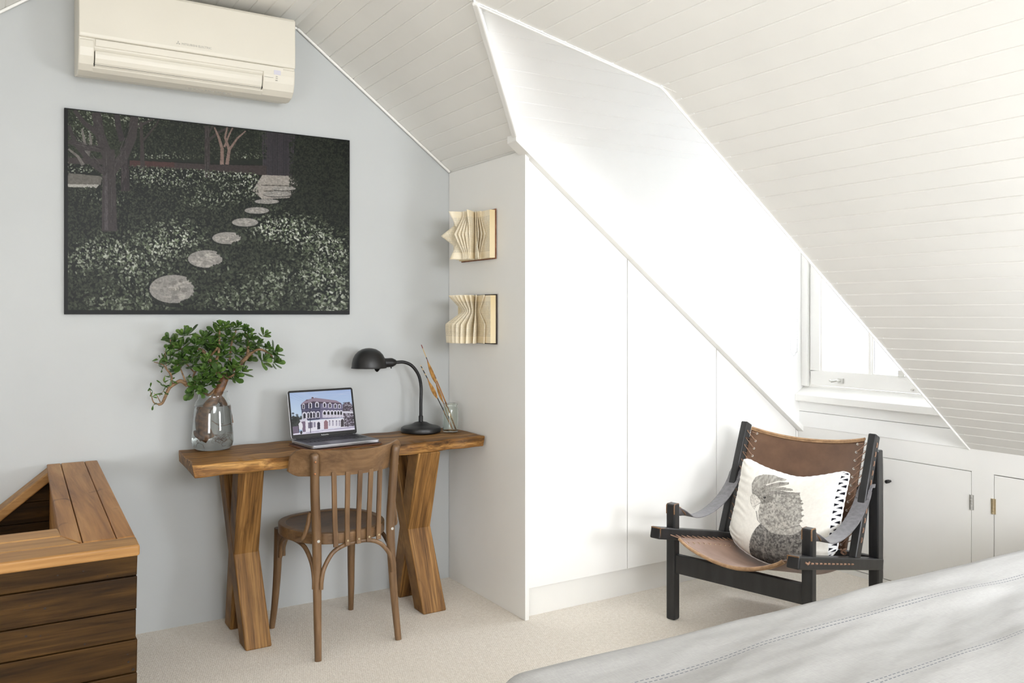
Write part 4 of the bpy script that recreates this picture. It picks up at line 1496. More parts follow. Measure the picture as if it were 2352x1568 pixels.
def pod(mb, c, d, L, W):
    d = d.normalized()
    for k in range(7):
        a = k * 2 * PI / 7
        e = d.cross(Vector((0, 1, 0))).normalized()
        f = d.cross(e)
        s = e * math.cos(a) + f * math.sin(a)
        q = []
        for i in range(9):
            t = i / 8
            q.append(c + d * L * t + s * W * (math.sin(PI * t ** 0.8) ** 0.9) * 0.55)
        tt = s.cross(d)
        mb.ribbon(q, [max(0.0012, W * 0.9 * math.sin(PI * min(1, (i / 8) ** 0.8 * 0.97 + 0.02))) for i in range(9)], tt, 0.0006)
sticks = [(jb(0.018, 0.013), Vector((1.683, 3.52, 1.145)), [(0.62, 0.22), (0.40, 0.16)], [(0.0, tanc), (0.12, blk), (0.16, straw), (0.30, tanc), (0.72, blk), (0.78, S(120, 70, 66)), (0.83, blk), (0.85, straw), (0.93, S(190, 170, 130)), (0.955, red)],
           'tallest painted stick in the jar with red tip and tan seed pods'),
          (jb(0.004, -0.014), Vector((1.672, 3.505, 1.052)), [(0.56, 0.24)], [(0.0, tanc), (0.3, blk), (0.5, tanc), (0.80, blk), (0.84, straw), (0.87, blk), (0.92, straw), (0.95, blk), (0.98, straw)], 'shorter painted stick leaning leftmost in the jar with one tan pod'),
          (jb(0.024, -0.007), Vector((1.748, 3.52, 1.006)), [], [(0.0, S(120, 80, 44)), (0.5, S(160, 112, 62)), (0.88, straw), (0.92, S(110, 80, 76))], 'plain brown stick standing rightmost in the jar')]
for a, b, pods, bands, lab in sticks:
    T_ = thing('dried_stick', lab, 'dried stick', a, 0, 'sticks in the glass jar')
    mb = MB(a)
    mid = (a + b) / 2 + Vector((0.004, 0, -0.003))
    mb.tube(spline([a, mid, b], 10), 0.0022 if pods else 0.0034, 8)
    mb.build('stem', stickmat('painted_stick_%d' % len(bands), bands), T_)
    for (t, L) in pods:
        mb = MB(a)
        pod(mb, a + (b - a) * (t - 0.08), (b - a), (b - a).length * (L + 0.06), 0.0125 if t > 0.5 else 0.009)
        mb.build('seed_pod', M['pod'], T_)
    if not pods:
        mb = MB(a)
        for k in range(26):
            q = a + (b - a) * rnd.uniform(0.05, 0.42)
            d = (b - a).normalized() * 0.02 + Vector((rnd.uniform(-.006, .006), rnd.uniform(-.006, .006), rnd.uniform(-.006, .006)))
            mb.tube([q, q + d * 0.5, q + d], [0.0012, 0.0016, 0.0004], 5)
        mb.build('dry_husk', pmat('pale_husk', S(196, 176, 132), S(220, 204, 164), (60, 60, 60), 0.8), T_)
# ------------------------------------------------------------------ bentwood chair at the desk
M['bent'] = wood('bentwood_brown', S(80, 58, 38), S(114, 87, 59), S(136, 106, 75), axis=2, rough=0.38, fine=120, broad=16, along=2.0, bmp=0.05, streak=0.8, knots=False, spec=0.5)
M['bentx'] = wood('bentwood_brown_across', S(88, 64, 42), S(122, 94, 65), S(146, 115, 82), axis=0, rough=0.36, fine=130, broad=16, along=2.0, bmp=0.05, streak=0.8, knots=False, spec=0.5)
M['seatw'] = wood('worn_seat_plywood', S(74, 52, 34), S(104, 78, 52), S(126, 98, 66), axis=0, rough=0.36, fine=100, broad=9, along=3.0, bmp=0.06, streak=0.8, knots=False, spec=0.5)
M['copper'] = pmat('copper', S(150, 98, 64), S(180, 124, 84), (9, 9, 9), 0.35, metal=0.8)
BC = thing('bentwood_chair', 'brown bentwood chair with slatted back drawn up to the timber desk', 'chair', (1.2, 3.07, 0), math.radians(6))
SZ = 0.452
# seat outline: rounded front, flatter back
def seat_pt(a, grow=0.0):
    c, s = math.cos(a), math.sin(a)
    rx = 0.203 + grow
    ry = (0.212 if s > 0 else 0.205) + grow
    e = 0.80
    x = rx * math.copysign(abs(c) ** e, c)
    y = ry * math.copysign(abs(s) ** e, s)
    if y < 0:
        x *= 1 - 0.10 * (-y / ry)
    return (x, 0.218 + y)
ang = [2 * PI * k / 64 for k in range(64)]
def ring(mb, outer, inner, z0, z1):
    n = len(outer)
    vs = [(x, y, z0) for x, y in outer] + [(x, y, z1) for x, y in outer] + [(x, y, z1) for x, y in inner] + [(x, y, z0) for x, y in inner]
    fs = []
    for k in range(n):
        l = (k + 1) % n
        for a in range(4):
            b = (a + 1) % 4
            fs.append((a * n + k, a * n + l, b * n + l, b * n + k))
    mb.add(vs, fs, True)
mb = MB()
ring(mb, [seat_pt(a) for a in ang], [seat_pt(a, -0.028) for a in ang], SZ - 0.042, SZ)
mb.build('seat_rim', M['bentx'], BC, bevel=0.004, seg=3)
mb = MB()
P = []
for i in range(9):
    f = max(0.001, 1 - i / 8)
    row = []
    for a in ang + [0]:
        x, y = seat_pt(a, -0.0275)
        row.append((x * f, 0.218 + (y - 0.218) * f, SZ - 0.003 - 0.010 * (1 - f ** 3)))
    P.append(row)
mb.grid(P)
mb.build('seat_panel', M['seatw'], BC)
# rear posts
def post(x):
    return spline([(x * 0.170, -0.012, 0.0), (x * 0.162, 0.012, 0.20), (x * 0.157, 0.028, 0.43), (x * 0.165, 0.026, 0.60), (x * 0.172, 0.014, 0.758)], 8)
for sx in (-1, 1):
    p = post(sx)
    m = len(p)
    mb = MB()
    rr = [0.0128 + 0.0045 * min(1, i / (m * 0.45)) - 0.0012 * max(0, i / m - 0.75) * 4 for i in range(m)]
    p2 = p + [p[-1] + Vector((0, -0.0012, 0.005)), p[-1] + Vector((0, -0.0018, 0.0085))]
    rr2 = rr + [rr[-1] * 0.8, rr[-1] * 0.35]
    mb.tube(p2, rr2, 16)
    RL = mb.build('rear_leg', M['bent'], BC, angle=60)
    mb = MB()
    mb.lathe([(0.0, 0.0022), (0.004, 0.002), (0.0062, 0.0)], (sx * 0.157, 0.0115, 0.435), 12, axis=(0, -1, 0))
    mb.build('bolt_cap', M['chrome'], RL, label='round metal bolt head')
    for z in (0.735, 0.690):
        mb = MB()
        mb.lathe([(0.0, 0.003), (0.003, 0.0024), (0.0045, 0.0)], (sx * 0.171 + (-0.004 if sx < 0 else 0.011), 0.000 + (0.758 - z) * 0.06 + (0.0 if sx < 0 else 0.008), z), 12, axis=(0.0 if sx < 0 else 0.75, -0.8, 0))
        mb.build('copper_rivet', M['copper'], RL)
# front legs
for sx in (-1, 1):
    mb = MB()
    q = spline([(sx * 0.178, 0.412, 0.0), (sx * 0.172, 0.397, 0.10), (sx * 0.166, 0.385, 0.24), (sx * 0.164, 0.375, 0.415)], 8)
    mb.tube(q, [0.0115 + 0.0065 * i / (len(q) - 1) for i in range(len(q))], 14)
    mb.build('front_leg', M['bent'], BC, angle=60)
# back rail, a wide curved board inside the posts
def rail_y(x):
    x = abs(x)
    return -0.040 + 2.5 * min(x, 0.17) ** 2 + (0.85 * (x - 0.17) if x > 0.17 else 0)
mb = MB()
xs = np.linspace(-0.236, 0.236, 49)
P = []
for x in xs:
    e = min(1.0, (0.236 - abs(x)) / 0.035)
    h0 = 0.672 + 0.016 * (1 - e) ** 2 * 1.2 + 0.004 * (1 - (x / 0.236) ** 2)
    h1 = 0.782 - 0.022 * (1 - e) ** 2 * 1.2 - 0.010 * (1 - (x / 0.236) ** 2)
    y = rail_y(x) + 0.012
    t = 0.0065
    P.append([(x, y - t + 0.014 - (h0 - 0.672) * 0.16, h0), (x, y - t - 0.012, h1 - 0.003), (x, y - t * 0.5 - 0.012, h1), (x, y + t - 0.012, h1 - 0.002), (x, y + t + 0.014, h0), (x, y - t + 0.014, h0)])
vs = [p for r in P for p in r[:5]]
n = 5
fs = []
for i in range(len(P) - 1):
    for k in range(n):
        l = (k + 1) % n
        fs.append((i * n + k, i * n + l, (i + 1) * n + l, (i + 1) * n + k))
fs += [tuple(range(n)), tuple((len(P) - 1) * n + k for k in range(n))]
mb.add(vs, fs, True)
mb.build('back_rail', M['bentx'], BC, angle=40)
# slats
for i in range(5):
    xt = -0.100 + i * 0.0487
    xb = -0.088 + i * 0.0457
    yt = rail_y(xt) + 0.017
    yb = 0.006 + 0.010 * (xb / 0.1) ** 2
    mb = MB()
    q = spline([(xt, yt, 0.690), (xt + (xb - xt) * 0.33, yt + (yb - yt) * 0.36, 0.60), (xt + (xb - xt) * 0.66, yt + (yb - yt) * 0.72, 0.51), (xb, yb - 0.003, 0.43), (xb, yb - 0.004, 0.403)], 8)
    mb.ribbon(q, 0.0195, (1, 0, 0), 0.0085)
    SLT = mb.build('back_slat', M['bent'], BC, bevel=0.002)
    if i:
        s_ = MB()
        s_.lathe([(0, 0.0008), (0.0035, 0.0008), (0.004, 0)], (xb, yb - 0.0075, 0.422), 12, axis=(0, -1, 0))
        s_.build('screw', M['brass'], SLT)
# arched braces under the seat
def arch(pts, r=0.0085, n=10):
    mb = MB()
    q = spline(pts, n)
    mb.tube(q, r, 12)
    return mb
arch([(-0.152, 0.002, 0.258), (-0.150, 0.002, 0.29), (-0.137, 0.006, 0.335), (-0.10, 0.012, 0.383), (-0.05, 0.016, 0.403), (0.0, 0.017, 0.408), (0.05, 0.016, 0.406), (0.10, 0.012, 0.388), (0.137, 0.006, 0.345), (0.150, 0.002, 0.30), (0.152, 0.002, 0.268)]).build('arched_brace', M['bent'], BC)
for sx in (-1, 1):
    arch([(sx * 0.170, 0.022, 0.258), (sx * 0.170, 0.024, 0.30), (sx * 0.168, 0.05, 0.35), (sx * 0.168, 0.11, 0.394), (sx * 0.168, 0.19, 0.404), (sx * 0.168, 0.27, 0.398), (sx * 0.165, 0.33, 0.375), (sx * 0.164, 0.352, 0.335), (sx * 0.164, 0.358, 0.30)]).build('arched_brace', M['bent'], BC)
    # loop from seat rim up to the post
    arch([(sx * 0.202, 0.11, 0.428), (sx * 0.200, 0.065, 0.440), (sx * 0.192, 0.050, 0.468), (sx * 0.185, 0.044, 0.50), (sx * 0.180, 0.042, 0.530), (sx * 0.175, 0.038, 0.540)], 0.0085).build('seat_bracket', M['bent'], BC)
arch([(-0.145, 0.372, 0.30), (-0.143, 0.372, 0.34), (-0.12, 0.374, 0.38), (-0.06, 0.376, 0.402), (0, 0.376, 0.405), (0.06, 0.376, 0.402), (0.12, 0.374, 0.38), (0.143, 0.372, 0.34), (0.145, 0.372, 0.30)]).build('arched_brace', M['bent'], BC)

# ------------------------------------------------------------------ folded books on the wardrobe side
def papermat():
    m, nt, b = new_mat('old_printed_paper')
    L = nt.links
    tc = nt.nodes.new('ShaderNodeTexCoord')
    sp = nt.nodes.new('ShaderNodeSeparateXYZ')
    L.new(tc.outputs['Object'], sp.inputs[0])
    d = node(nt, 'ShaderNodeMath', operation='DIVIDE')
    d.inputs[1].default_value = 0.0046
    L.new(sp.outputs['Z'], d.inputs[0])
    fr_ = node(nt, 'ShaderNodeMath', operation='FRACT')
    L.new(d.outputs[0], fr_.inputs[0])
    gt = node(nt, 'ShaderNodeMath', operation='GREATER_THAN')
    gt.inputs[1].default_value = 0.55
    L.new(fr_.outputs[0], gt.inputs[0])
    lo = node(nt, 'ShaderNodeMath', operation='GREATER_THAN')
    lo.inputs[1].default_value = 0.034
    L.new(sp.outputs['Z'], lo.inputs[0])
    hi = node(nt, 'ShaderNodeMath', operation='LESS_THAN')
    hi.inputs[1].default_value = 0.192
    L.new(sp.outputs['Z'], hi.inputs[0])
    wn = noise_tex(nt, (420, 420, 60), 2)
    wd = node(nt, 'ShaderNodeMath', operation='GREATER_THAN')
    wd.inputs[1].default_value = 0.42
    L.new(wn.outputs['Fac'], wd.inputs[0])
    prod = gt.outputs[0]
    for o in (lo.outputs[0], hi.outputs[0], wd.outputs[0]):
        mu = node(nt, 'ShaderNodeMath', operation='MULTIPLY')
        L.new(prod, mu.inputs[0])
        L.new(o, mu.inputs[1])
        prod = mu.outputs[0]
    mu = node(nt, 'ShaderNodeMath', operation='MULTIPLY')
    L.new(prod, mu.inputs[0])
    mu.inputs[1].default_value = 0.38
    n = noise_tex(nt, (22, 22, 22), 3)
    r = ramp(nt, [(0.3, S(236, 222, 192)), (0.7, S(246, 237, 216))])
    L.new(n.outputs['Fac'], r.inputs[0])
    mx = node(nt, 'ShaderNodeMix', data_type='RGBA')
    L.new(mu.outputs[0], mx.inputs[0])
    L.new(r.outputs[0], mx.inputs[6])
    mx.inputs[7].default_value = S(84, 76, 66)
    L.new(mx.outputs[2], b.inputs['Base Color'])
    b.inputs['Roughness'].default_value = 0.85
    b.inputs['Specular IOR Level'].default_value = 0.15
    return m
M['paper'] = papermat()
M['page_edge'] = pmat('yellowed_page_edges', S(226, 204, 158), S(240, 224, 188), (3, 3, 3), 0.8, detail=2)

def book(name, label, z0, h, cover, y_fore, spine_y, leaves, back_y):
    """hung open flat on the panel; spine vertical, fore edge toward the room"""
    O = (1.905, spine_y, z0)
    t = thing('folded_book', label, 'book', O, 0, 'folded book sculptures on the wardrobe side')
    mb = MB(O)
    mb.box((1.8985, y_fore, z0), (1.9025, spine_y, z0 + h))
    mb.box((1.8985, spine_y, z0), (1.9025, back_y, z0 + h))
    mb.build('cover', cover, t, bevel=0.001)
    mb = MB(O)
    mb.prism([(1.8985, y_fore + 0.006), (1.874, y_fore + 0.010), (1.872, y_fore + 0.05), (1.880, spine_y), (1.8985, spine_y)], 2, z0 + 0.005, z0 + h - 0.005)
    mb.build('page_block', M['page_edge'], t, bevel=0.001)
    mb = MB(O)
    mb.prism([(1.8735, y_fore + 0.011), (1.8715, y_fore + 0.05), (1.8795, spine_y), (1.8805, spine_y), (1.8725, y_fore + 0.05), (1.8745, y_fore + 0.011)], 2, z0 + 0.0055, z0 + h - 0.0055)
    mb.build('printed_page', M['paper'], t)
    mb = MB(O)
    mb.prism([(1.8985, back_y - 0.006), (1.880, back_y - 0.012), (1.882, spine_y), (1.8985, spine_y)], 2, z0 + 0.005, z0 + h - 0.005)
    mb.build('page_block', M['page_edge'], t, bevel=0.001)
    for (th, prof, curl, r0) in leaves:
        mb = MB(O)
        P = []
        nz = 36
        for i in range(nz + 1):
            v = i / nz
            R = np.interp(v, [p[0] for p in prof], [p[1] for p in prof])
            row = []
            for k in range(9):
                s = k / 8
                a = math.radians(th) + curl * s * s * (0.4 + 0.6 * (1 - v))
                rr = R * s
                row.append(Vector((1.881 - math.sin(a) * rr - r0 * math.sin(math.radians(th)), spine_y - math.cos(a) * rr, z0 + 0.003 + v * (h - 0.006))))
            P.append(row)
        mb.grid(P)
        mb.build('folded_page', M['paper'], t, solid=0.0022)
    return t
M['cover_a'] = pmat('worn_brown_cloth_cover', S(120, 78, 54), S(152, 106, 78), (60, 60, 60), 0.7)
M['cover_b'] = pmat('worn_black_cloth_cover', S(32, 26, 24), S(58, 44, 36), (40, 40, 10), 0.7)
dia = lambda a, b: [(0, a), (0.12, a), (0.5, b), (0.88, a), (1, a)]
wedge = [(0, 0.088), (0.1, 0.100), (0.25, 0.100), (0.30, 0.10), (0.5, 0.158), (0.72, 0.098), (0.85, 0.10), (1.0, 0.115)]
book('book', 'upper folded book on the white wardrobe side, pages pleated into diamonds', 1.530, 0.222, M['cover_a'], 3.213, 3.365,
     [(7, dia(0.066, 0.122), 0.03, 0), (13, dia(0.062, 0.112), 0.03, 0), (20, dia(0.058, 0.102), 0.03, 0), (33, [(0, 0.125), (0.12, 0.115), (0.4, 0.066), (0.7, 0.05), (0.85, 0.06), (1, 0.06)], -0.2, 0), (44, [(0, 0.06), (0.4, 0.07), (0.7, 0.085), (1.0, 0.115)], 0.2, 0),
      (56, dia(0.070, 0.098), 0.03, 0), (63, dia(0.070, 0.108), 0.03, 0), (70, dia(0.072, 0.116), 0.03, 0), (78, dia(0.074, 0.124), 0.03, 0), (96, [(0, 0.12), (0.2, 0.10), (0.5, 0.080), (0.8, 0.105), (1.0, 0.128)], 0.2, 0), (116, wedge, 0.1, 0), (132, wedge, 0.05, 0)], 3.535)
hour = lambda k: [(0, 0.118 * k), (0.30, 0.122 * k), (0.40, 0.122 * k), (0.42, 0.116 * k), (0.64, 0.058 * k), (0.70, 0.058 * k), (0.98, 0.108 * k), (1, 0.108 * k)]
book('book', 'lower folded book on the white wardrobe side, pages pleated into an hourglass', 1.152, 0.222, M['cover_b'], 3.206, 3.365,
     [(8, hour(1.08), 0.06, 0), (24, hour(1.06), 0.18, 0), (38, hour(1.04), 0.2, 0), (51, hour(1.02), 0.22, 0), (64, hour(1.02), 0.22, 0), (78, hour(1.02), 0.22, 0), (94, hour(1.04), 0.2, 0), (116, hour(1.12), 0.1, 0), (138, hour(1.2), 0.0, 0)], 3.545)

# ------------------------------------------------------------------ safari armchair
AX, AY, AR = 2.452, 2.679, math.atan2(-0.9697, 0.2446)
ARM = thing('armchair', 'low black-framed armchair with laced brown leather slings beside the bed', 'armchair', (AX, AY, 0), AR)
M['leather'] = pmat('dark_brown_leather', S(88, 63, 46), S(106, 78, 58), (12, 12, 12), 0.42, 0.12, 0.002, 6)
M['seatlea'] = pmat('lit_brown_leather', S(128, 102, 88), S(146, 119, 104), (12, 12, 12), 0.45, 0.12, 0.002, 6)  # seat leather coloured lighter than the back for the light falling on it
M['hem'] = pmat('tan_leather_edge', S(142, 110, 80), S(174, 140, 104), (50, 50, 50), 0.5)
M['cord'] = pmat('brown_leather_cord', S(136, 104, 84), S(166, 132, 110), (90, 90, 90), 0.6)
M['strap'] = pmat('charcoal_leather_strap', S(106, 104, 107), S(124, 122, 125), (60, 60, 60), 0.34, 0.08, 0.001)
W = 0.597
rz = lambda y: 0.386 - (y + 0.125) * 0.2178      # centre height of the side rails
def upz(y):
    return 0.295 + (y - 0.42) / 0.205 * 0.468
for x in (0, W):
    mb = MB()
    mb.box((x - 0.021, -0.021, 0.0), (x + 0.021, 0.021, 0.487))
    mb.build('leg', M['blackwood'], ARM, bevel=0.007, seg=3)
    mb = MB()
    mb.box((x - 0.0215, 0.617, 0.0), (x + 0.0215, 0.669, 0.705))
    mb.build('leg', M['blackwood'], ARM, bevel=0.006, seg=3)
    mb = MB()
    mb.beam((x, -0.13, rz(-0.13)), (x, 0.665, rz(0.665)), 0.050, 0.048)
    mb.build('side_rail', M['blackwood'], ARM, bevel=0.006, seg=3)
    mb = MB()
    mb.beam((x, 0.415, 0.285), (x, 0.628, 0.770), 0.034, 0.050)
    mb.build('back_post', M['blackwood'], ARM, bevel=0.006, seg=3)
mb = MB()
mb.box((0.02, -0.013, 0.198), (W - 0.02, 0.013, 0.276))
mb.build('stretcher', M['blackwood'], ARM, bevel=0.003)
mb = MB()
mb.box((0.02, 0.63, 0.19), (W - 0.02, 0.656, 0.25))
mb.build('stretcher', M['blackwood'], ARM, bevel=0.003)
mb = MB()
mb.box((0.012, 0.628, 0.50), (W - 0.012, 0.656, 0.545))
mb.build('stretcher', M['blackwood'], ARM, bevel=0.003)
# rubbed brown edges on post tops and rail noses
def worn(pts, r):
    mb = MB()
    mb.tube(pts, r, 6)
    mb.build('worn_edge', M['edgewood'], ARM, label='rubbed brown edge')
for x in (0, W):
    for s in (-1, 1):
        worn([(x + s * 0.0185, -0.0185, 0.445), (x + s * 0.0185, -0.0185, 0.480), (x + s * 0.017, -0.015, 0.4845), (x + s * 0.017, 0.016, 0.4845)], 0.0032)
    worn([(x - 0.021, -0.126, rz(-0.13) + 0.020), (x + 0.021, -0.126, rz(-0.13) + 0.020)], 0.0028)
    s = 1 if x == 0 else -1
    worn([(x + s * 0.0228, -0.126, rz(-.13) - 0.018), (x + s * 0.0228, -0.126, rz(-.13) + 0.020), (x + s * 0.0222, -0.10, rz(-.10) + 0.021)], 0.0026)

# seat sling
SX0, SX1 = 0.072, W - 0.072
def seat_z(t, y):
    sag = (0.066 + 0.05 * max(0.0, y)) * (4 * t * (1 - t)) ** 0.85
    return rz(y) - 0.008 - sag + 0.006 * math.sin(t * 9 + y * 8) * t * (1 - t)
mb = MB()
P = []
for i in range(33):
    t = i / 32
    row = []
    for k in range(25):
        y = -0.062 + 0.60 * k / 24
        row.append((SX0 + (SX1 - SX0) * t, y, seat_z(t, y)))
    P.append(row)
mb.grid(P)
SS = mb.build('seat_sling', M['seatlea'], ARM, solid=0.0045)
mb = MB()
mb.tube([(SX0 + (SX1 - SX0) * i / 32, -0.064, seat_z(i / 32, -0.062) - 0.002) for i in range(33)], 0.0065, 10)
for q in range(2):
    mb.tube([(SX0 + (SX1 - SX0) * i / 32, -0.052 + q * 0.008, seat_z(i / 32, -0.05) - 0.008) for i in range(33)], 0.004, 8)
mb.build('seat_hem', M['hem'], SS, label='folded tan front hem of the seat')
# back sling
bd = Vector((0, 0.402, 0.9156))                     # up along the posts
bn = Vector((0, 0.9156, -0.402))                    # backward
def back_pt(t, s):
    x = 0.034 + (W - 0.068) * t
    q = (4 * t * (1 - t))
    base = Vector((x, 0.415, 0.285)) + bd * (0.03 + 0.475 * s - 0.020 * q * s - 0.0 * t)
    return base + bn * (-0.006 + 0.060 * q ** 0.9 * (1 - 0.35 * s) + 0.004 * math.sin(s * 14 + t * 5) * q)
mb = MB()
mb.grid([[back_pt(i / 32, k / 24) for k in range(25)] for i in range(33)])
BS = mb.build('back_sling', M['leather'], ARM, solid=0.0045)
mb = MB()
mb.tube([back_pt(i / 32, 1.0) + bd * 0.002 for i in range(33)], 0.006, 10)
mb.tube([back_pt(i / 32, 0.985) - bn * 0.004 for i in range(33)], 0.003, 8)
mb.build('back_hem', M['hem'], BS, label='folded tan top hem of the back')
# eyelets and lacing cords
for side, x in (('l', 0.0), ('r', W)):
    s = 1 if x == 0 else -1
    NB = 13
    cord = []
    for k in range(NB):
        f = 0.06 + 0.92 * k / (NB - 1)
        a = Vector((x + s * 0.015, 0, 0)) + Vector((0, 0.415, 0.285)) + bd * (0.045 + 0.455 * f) - bn * 0.012
        t = 0.055 if x == 0 else 0.945
        e = back_pt(t, f - 0.02) - bn * 0.004
        cord += [a, (a + e) / 2 + bn * 0.001, e]
        ey = MB()
        ey.lathe([(0.0024, 0), (0.0052, 0.0006), (0.0052, -0.0012), (0.0024, -0.0015)], e, 14, axis=-bn)
        ey.build('back_eyelet', M['chrome'], BS)
    kq = Vector((x + s * 0.035, 0.425, 0.318))
    knot = spline([kq, kq + Vector((s * 0.012, -0.006, -0.006)), kq + Vector((s * 0.022, 0.0, -0.018)), kq + Vector((s * 0.012, 0.008, -0.026)), kq + Vector((s * 0.002, 0, -0.014)), kq + Vector((s * 0.024, -0.004, -0.006))], 5)
    mb = MB()
    mb.tube(cord, 0.0019, 6)
    mb.build('back_lacing', M['cord'], ARM)
    mb = MB()
    mb.tube(knot, 0.0042, 8)
    mb.build('lacing_knot', M['cord'], ARM)
    NS = 13
    cord = []
    for k in range(NS):
        y = -0.045 + 0.50 * k / (NS - 1)
        t = 0.055 if x == 0 else 0.945
        xe = SX0 + (SX1 - SX0) * t
        e = Vector((xe, y + 0.012, seat_z(t, y + 0.012) + 0.0032))
        a = Vector((x + s * 0.026, y - 0.012, rz(y - 0.012) - 0.002))
        cord += [a, (a + e) / 2 + Vector((0, 0, 0.002)), e]
        ey = MB()
        ey.lathe([(0.0022, 0), (0.005, 0.0006), (0.005, -0.0012), (0.0022, -0.0015)], e, 12)
        ey.build('seat_eyelet', M['brass'], SS)
    mb = MB()
    mb.tube(cord, 0.002, 6)
    mb.build('seat_lacing', M['cord'], ARM)
    # running stitches on the outer faces
    def stitch(pts, r):
        mb = MB()
        mb.tube(pts, r, 6)
        mb.build('running_stitch', M['cord'], ARM)
    xo = x - s * 0.0255
    for k in range(12):
        y = -0.075 + 0.40 * k / 11
        stitch([(xo, y, rz(y)), (xo - s * 0.0015, y + 0.008, rz(y + 0.008)), (xo, y + 0.019, rz(y + 0.019))], 0.0036)
    stitch([(xo, -0.085, rz(-.085) + .004), (xo - s * 0.003, -0.07, rz(-.07) - .003), (xo, -0.05, rz(-.05) + .005)], 0.0036)
    xo2 = x - s * 0.0175
    for k in range(11):
        f = 0.07 + 0.405 * k / 10
        b0 = Vector((xo2, 0.415, 0.285)) + bd * f
        stitch([b0, b0 + bd * 0.011 + Vector((-s * 0.0016, 0, 0)), b0 + bd * 0.022], 0.0026)
    # arm strap: hangs from the back post and twists into the front post
    yz = [(0.522, 0.548), (0.505, 0.522), (0.472, 0.492), (0.42, 0.458), (0.36, 0.431), (0.29, 0.412), (0.22, 0.403), (0.155, 0.405), (0.105, 0.418), (0.065, 0.438), (0.030, 0.458)]
    q = spline([(x, y, z) for y, z in yz], 5)
    m = len(q)
    sd, wd = [], []
    for i in range(m):
        f = max(0.0, (i / (m - 1) - 0.78) / 0.22)
        a = f * PI * 0.45
        sd.append(Vector((math.cos(a), 0, math.sin(a) * 1.0)))
        wd.append(0.062 * (1 - 0.70 * f))
    mb = MB()
    mb.ribbon(q, wd, sd, 0.0042)
    for g in (-1, 1):
        mb.ribbon([(x + g * 0.0215, 0.500, 0.518), (x + g * 0.0215, 0.522, 0.548), (x + g * 0.0205, 0.548, 0.574)], 0.014, (0.25 * g, 0.35, 0.0) if False else (1, 0, 0), 0.006)
        mb.ribbon([(x + g * 0.0195, 0.512, 0.545), (x + g * 0.0195, 0.555, 0.565), (x + g * 0.0195, 0.585, 0.562)], 0.016, (0, 0.35, 0.94), 0.004)
    mb.build('arm_strap', M['strap'], ARM, bevel=0.001, label='charcoal leather arm strap')
    mb = MB()
    mb.tube([(x, 0.020, 0.460), (x, 0.034, 0.458)], 0.0072, 10)
    mb.tube(spline([(x - 0.004, 0.030, 0.466), (x + 0.004, 0.05, 0.458), (x + 0.006, 0.08, 0.434), (x, 0.098, 0.422)], 5), 0.0045, 8)
    mb.build('strap_end', M['edgewood'], ARM, label='brown rolled end of the arm strap')

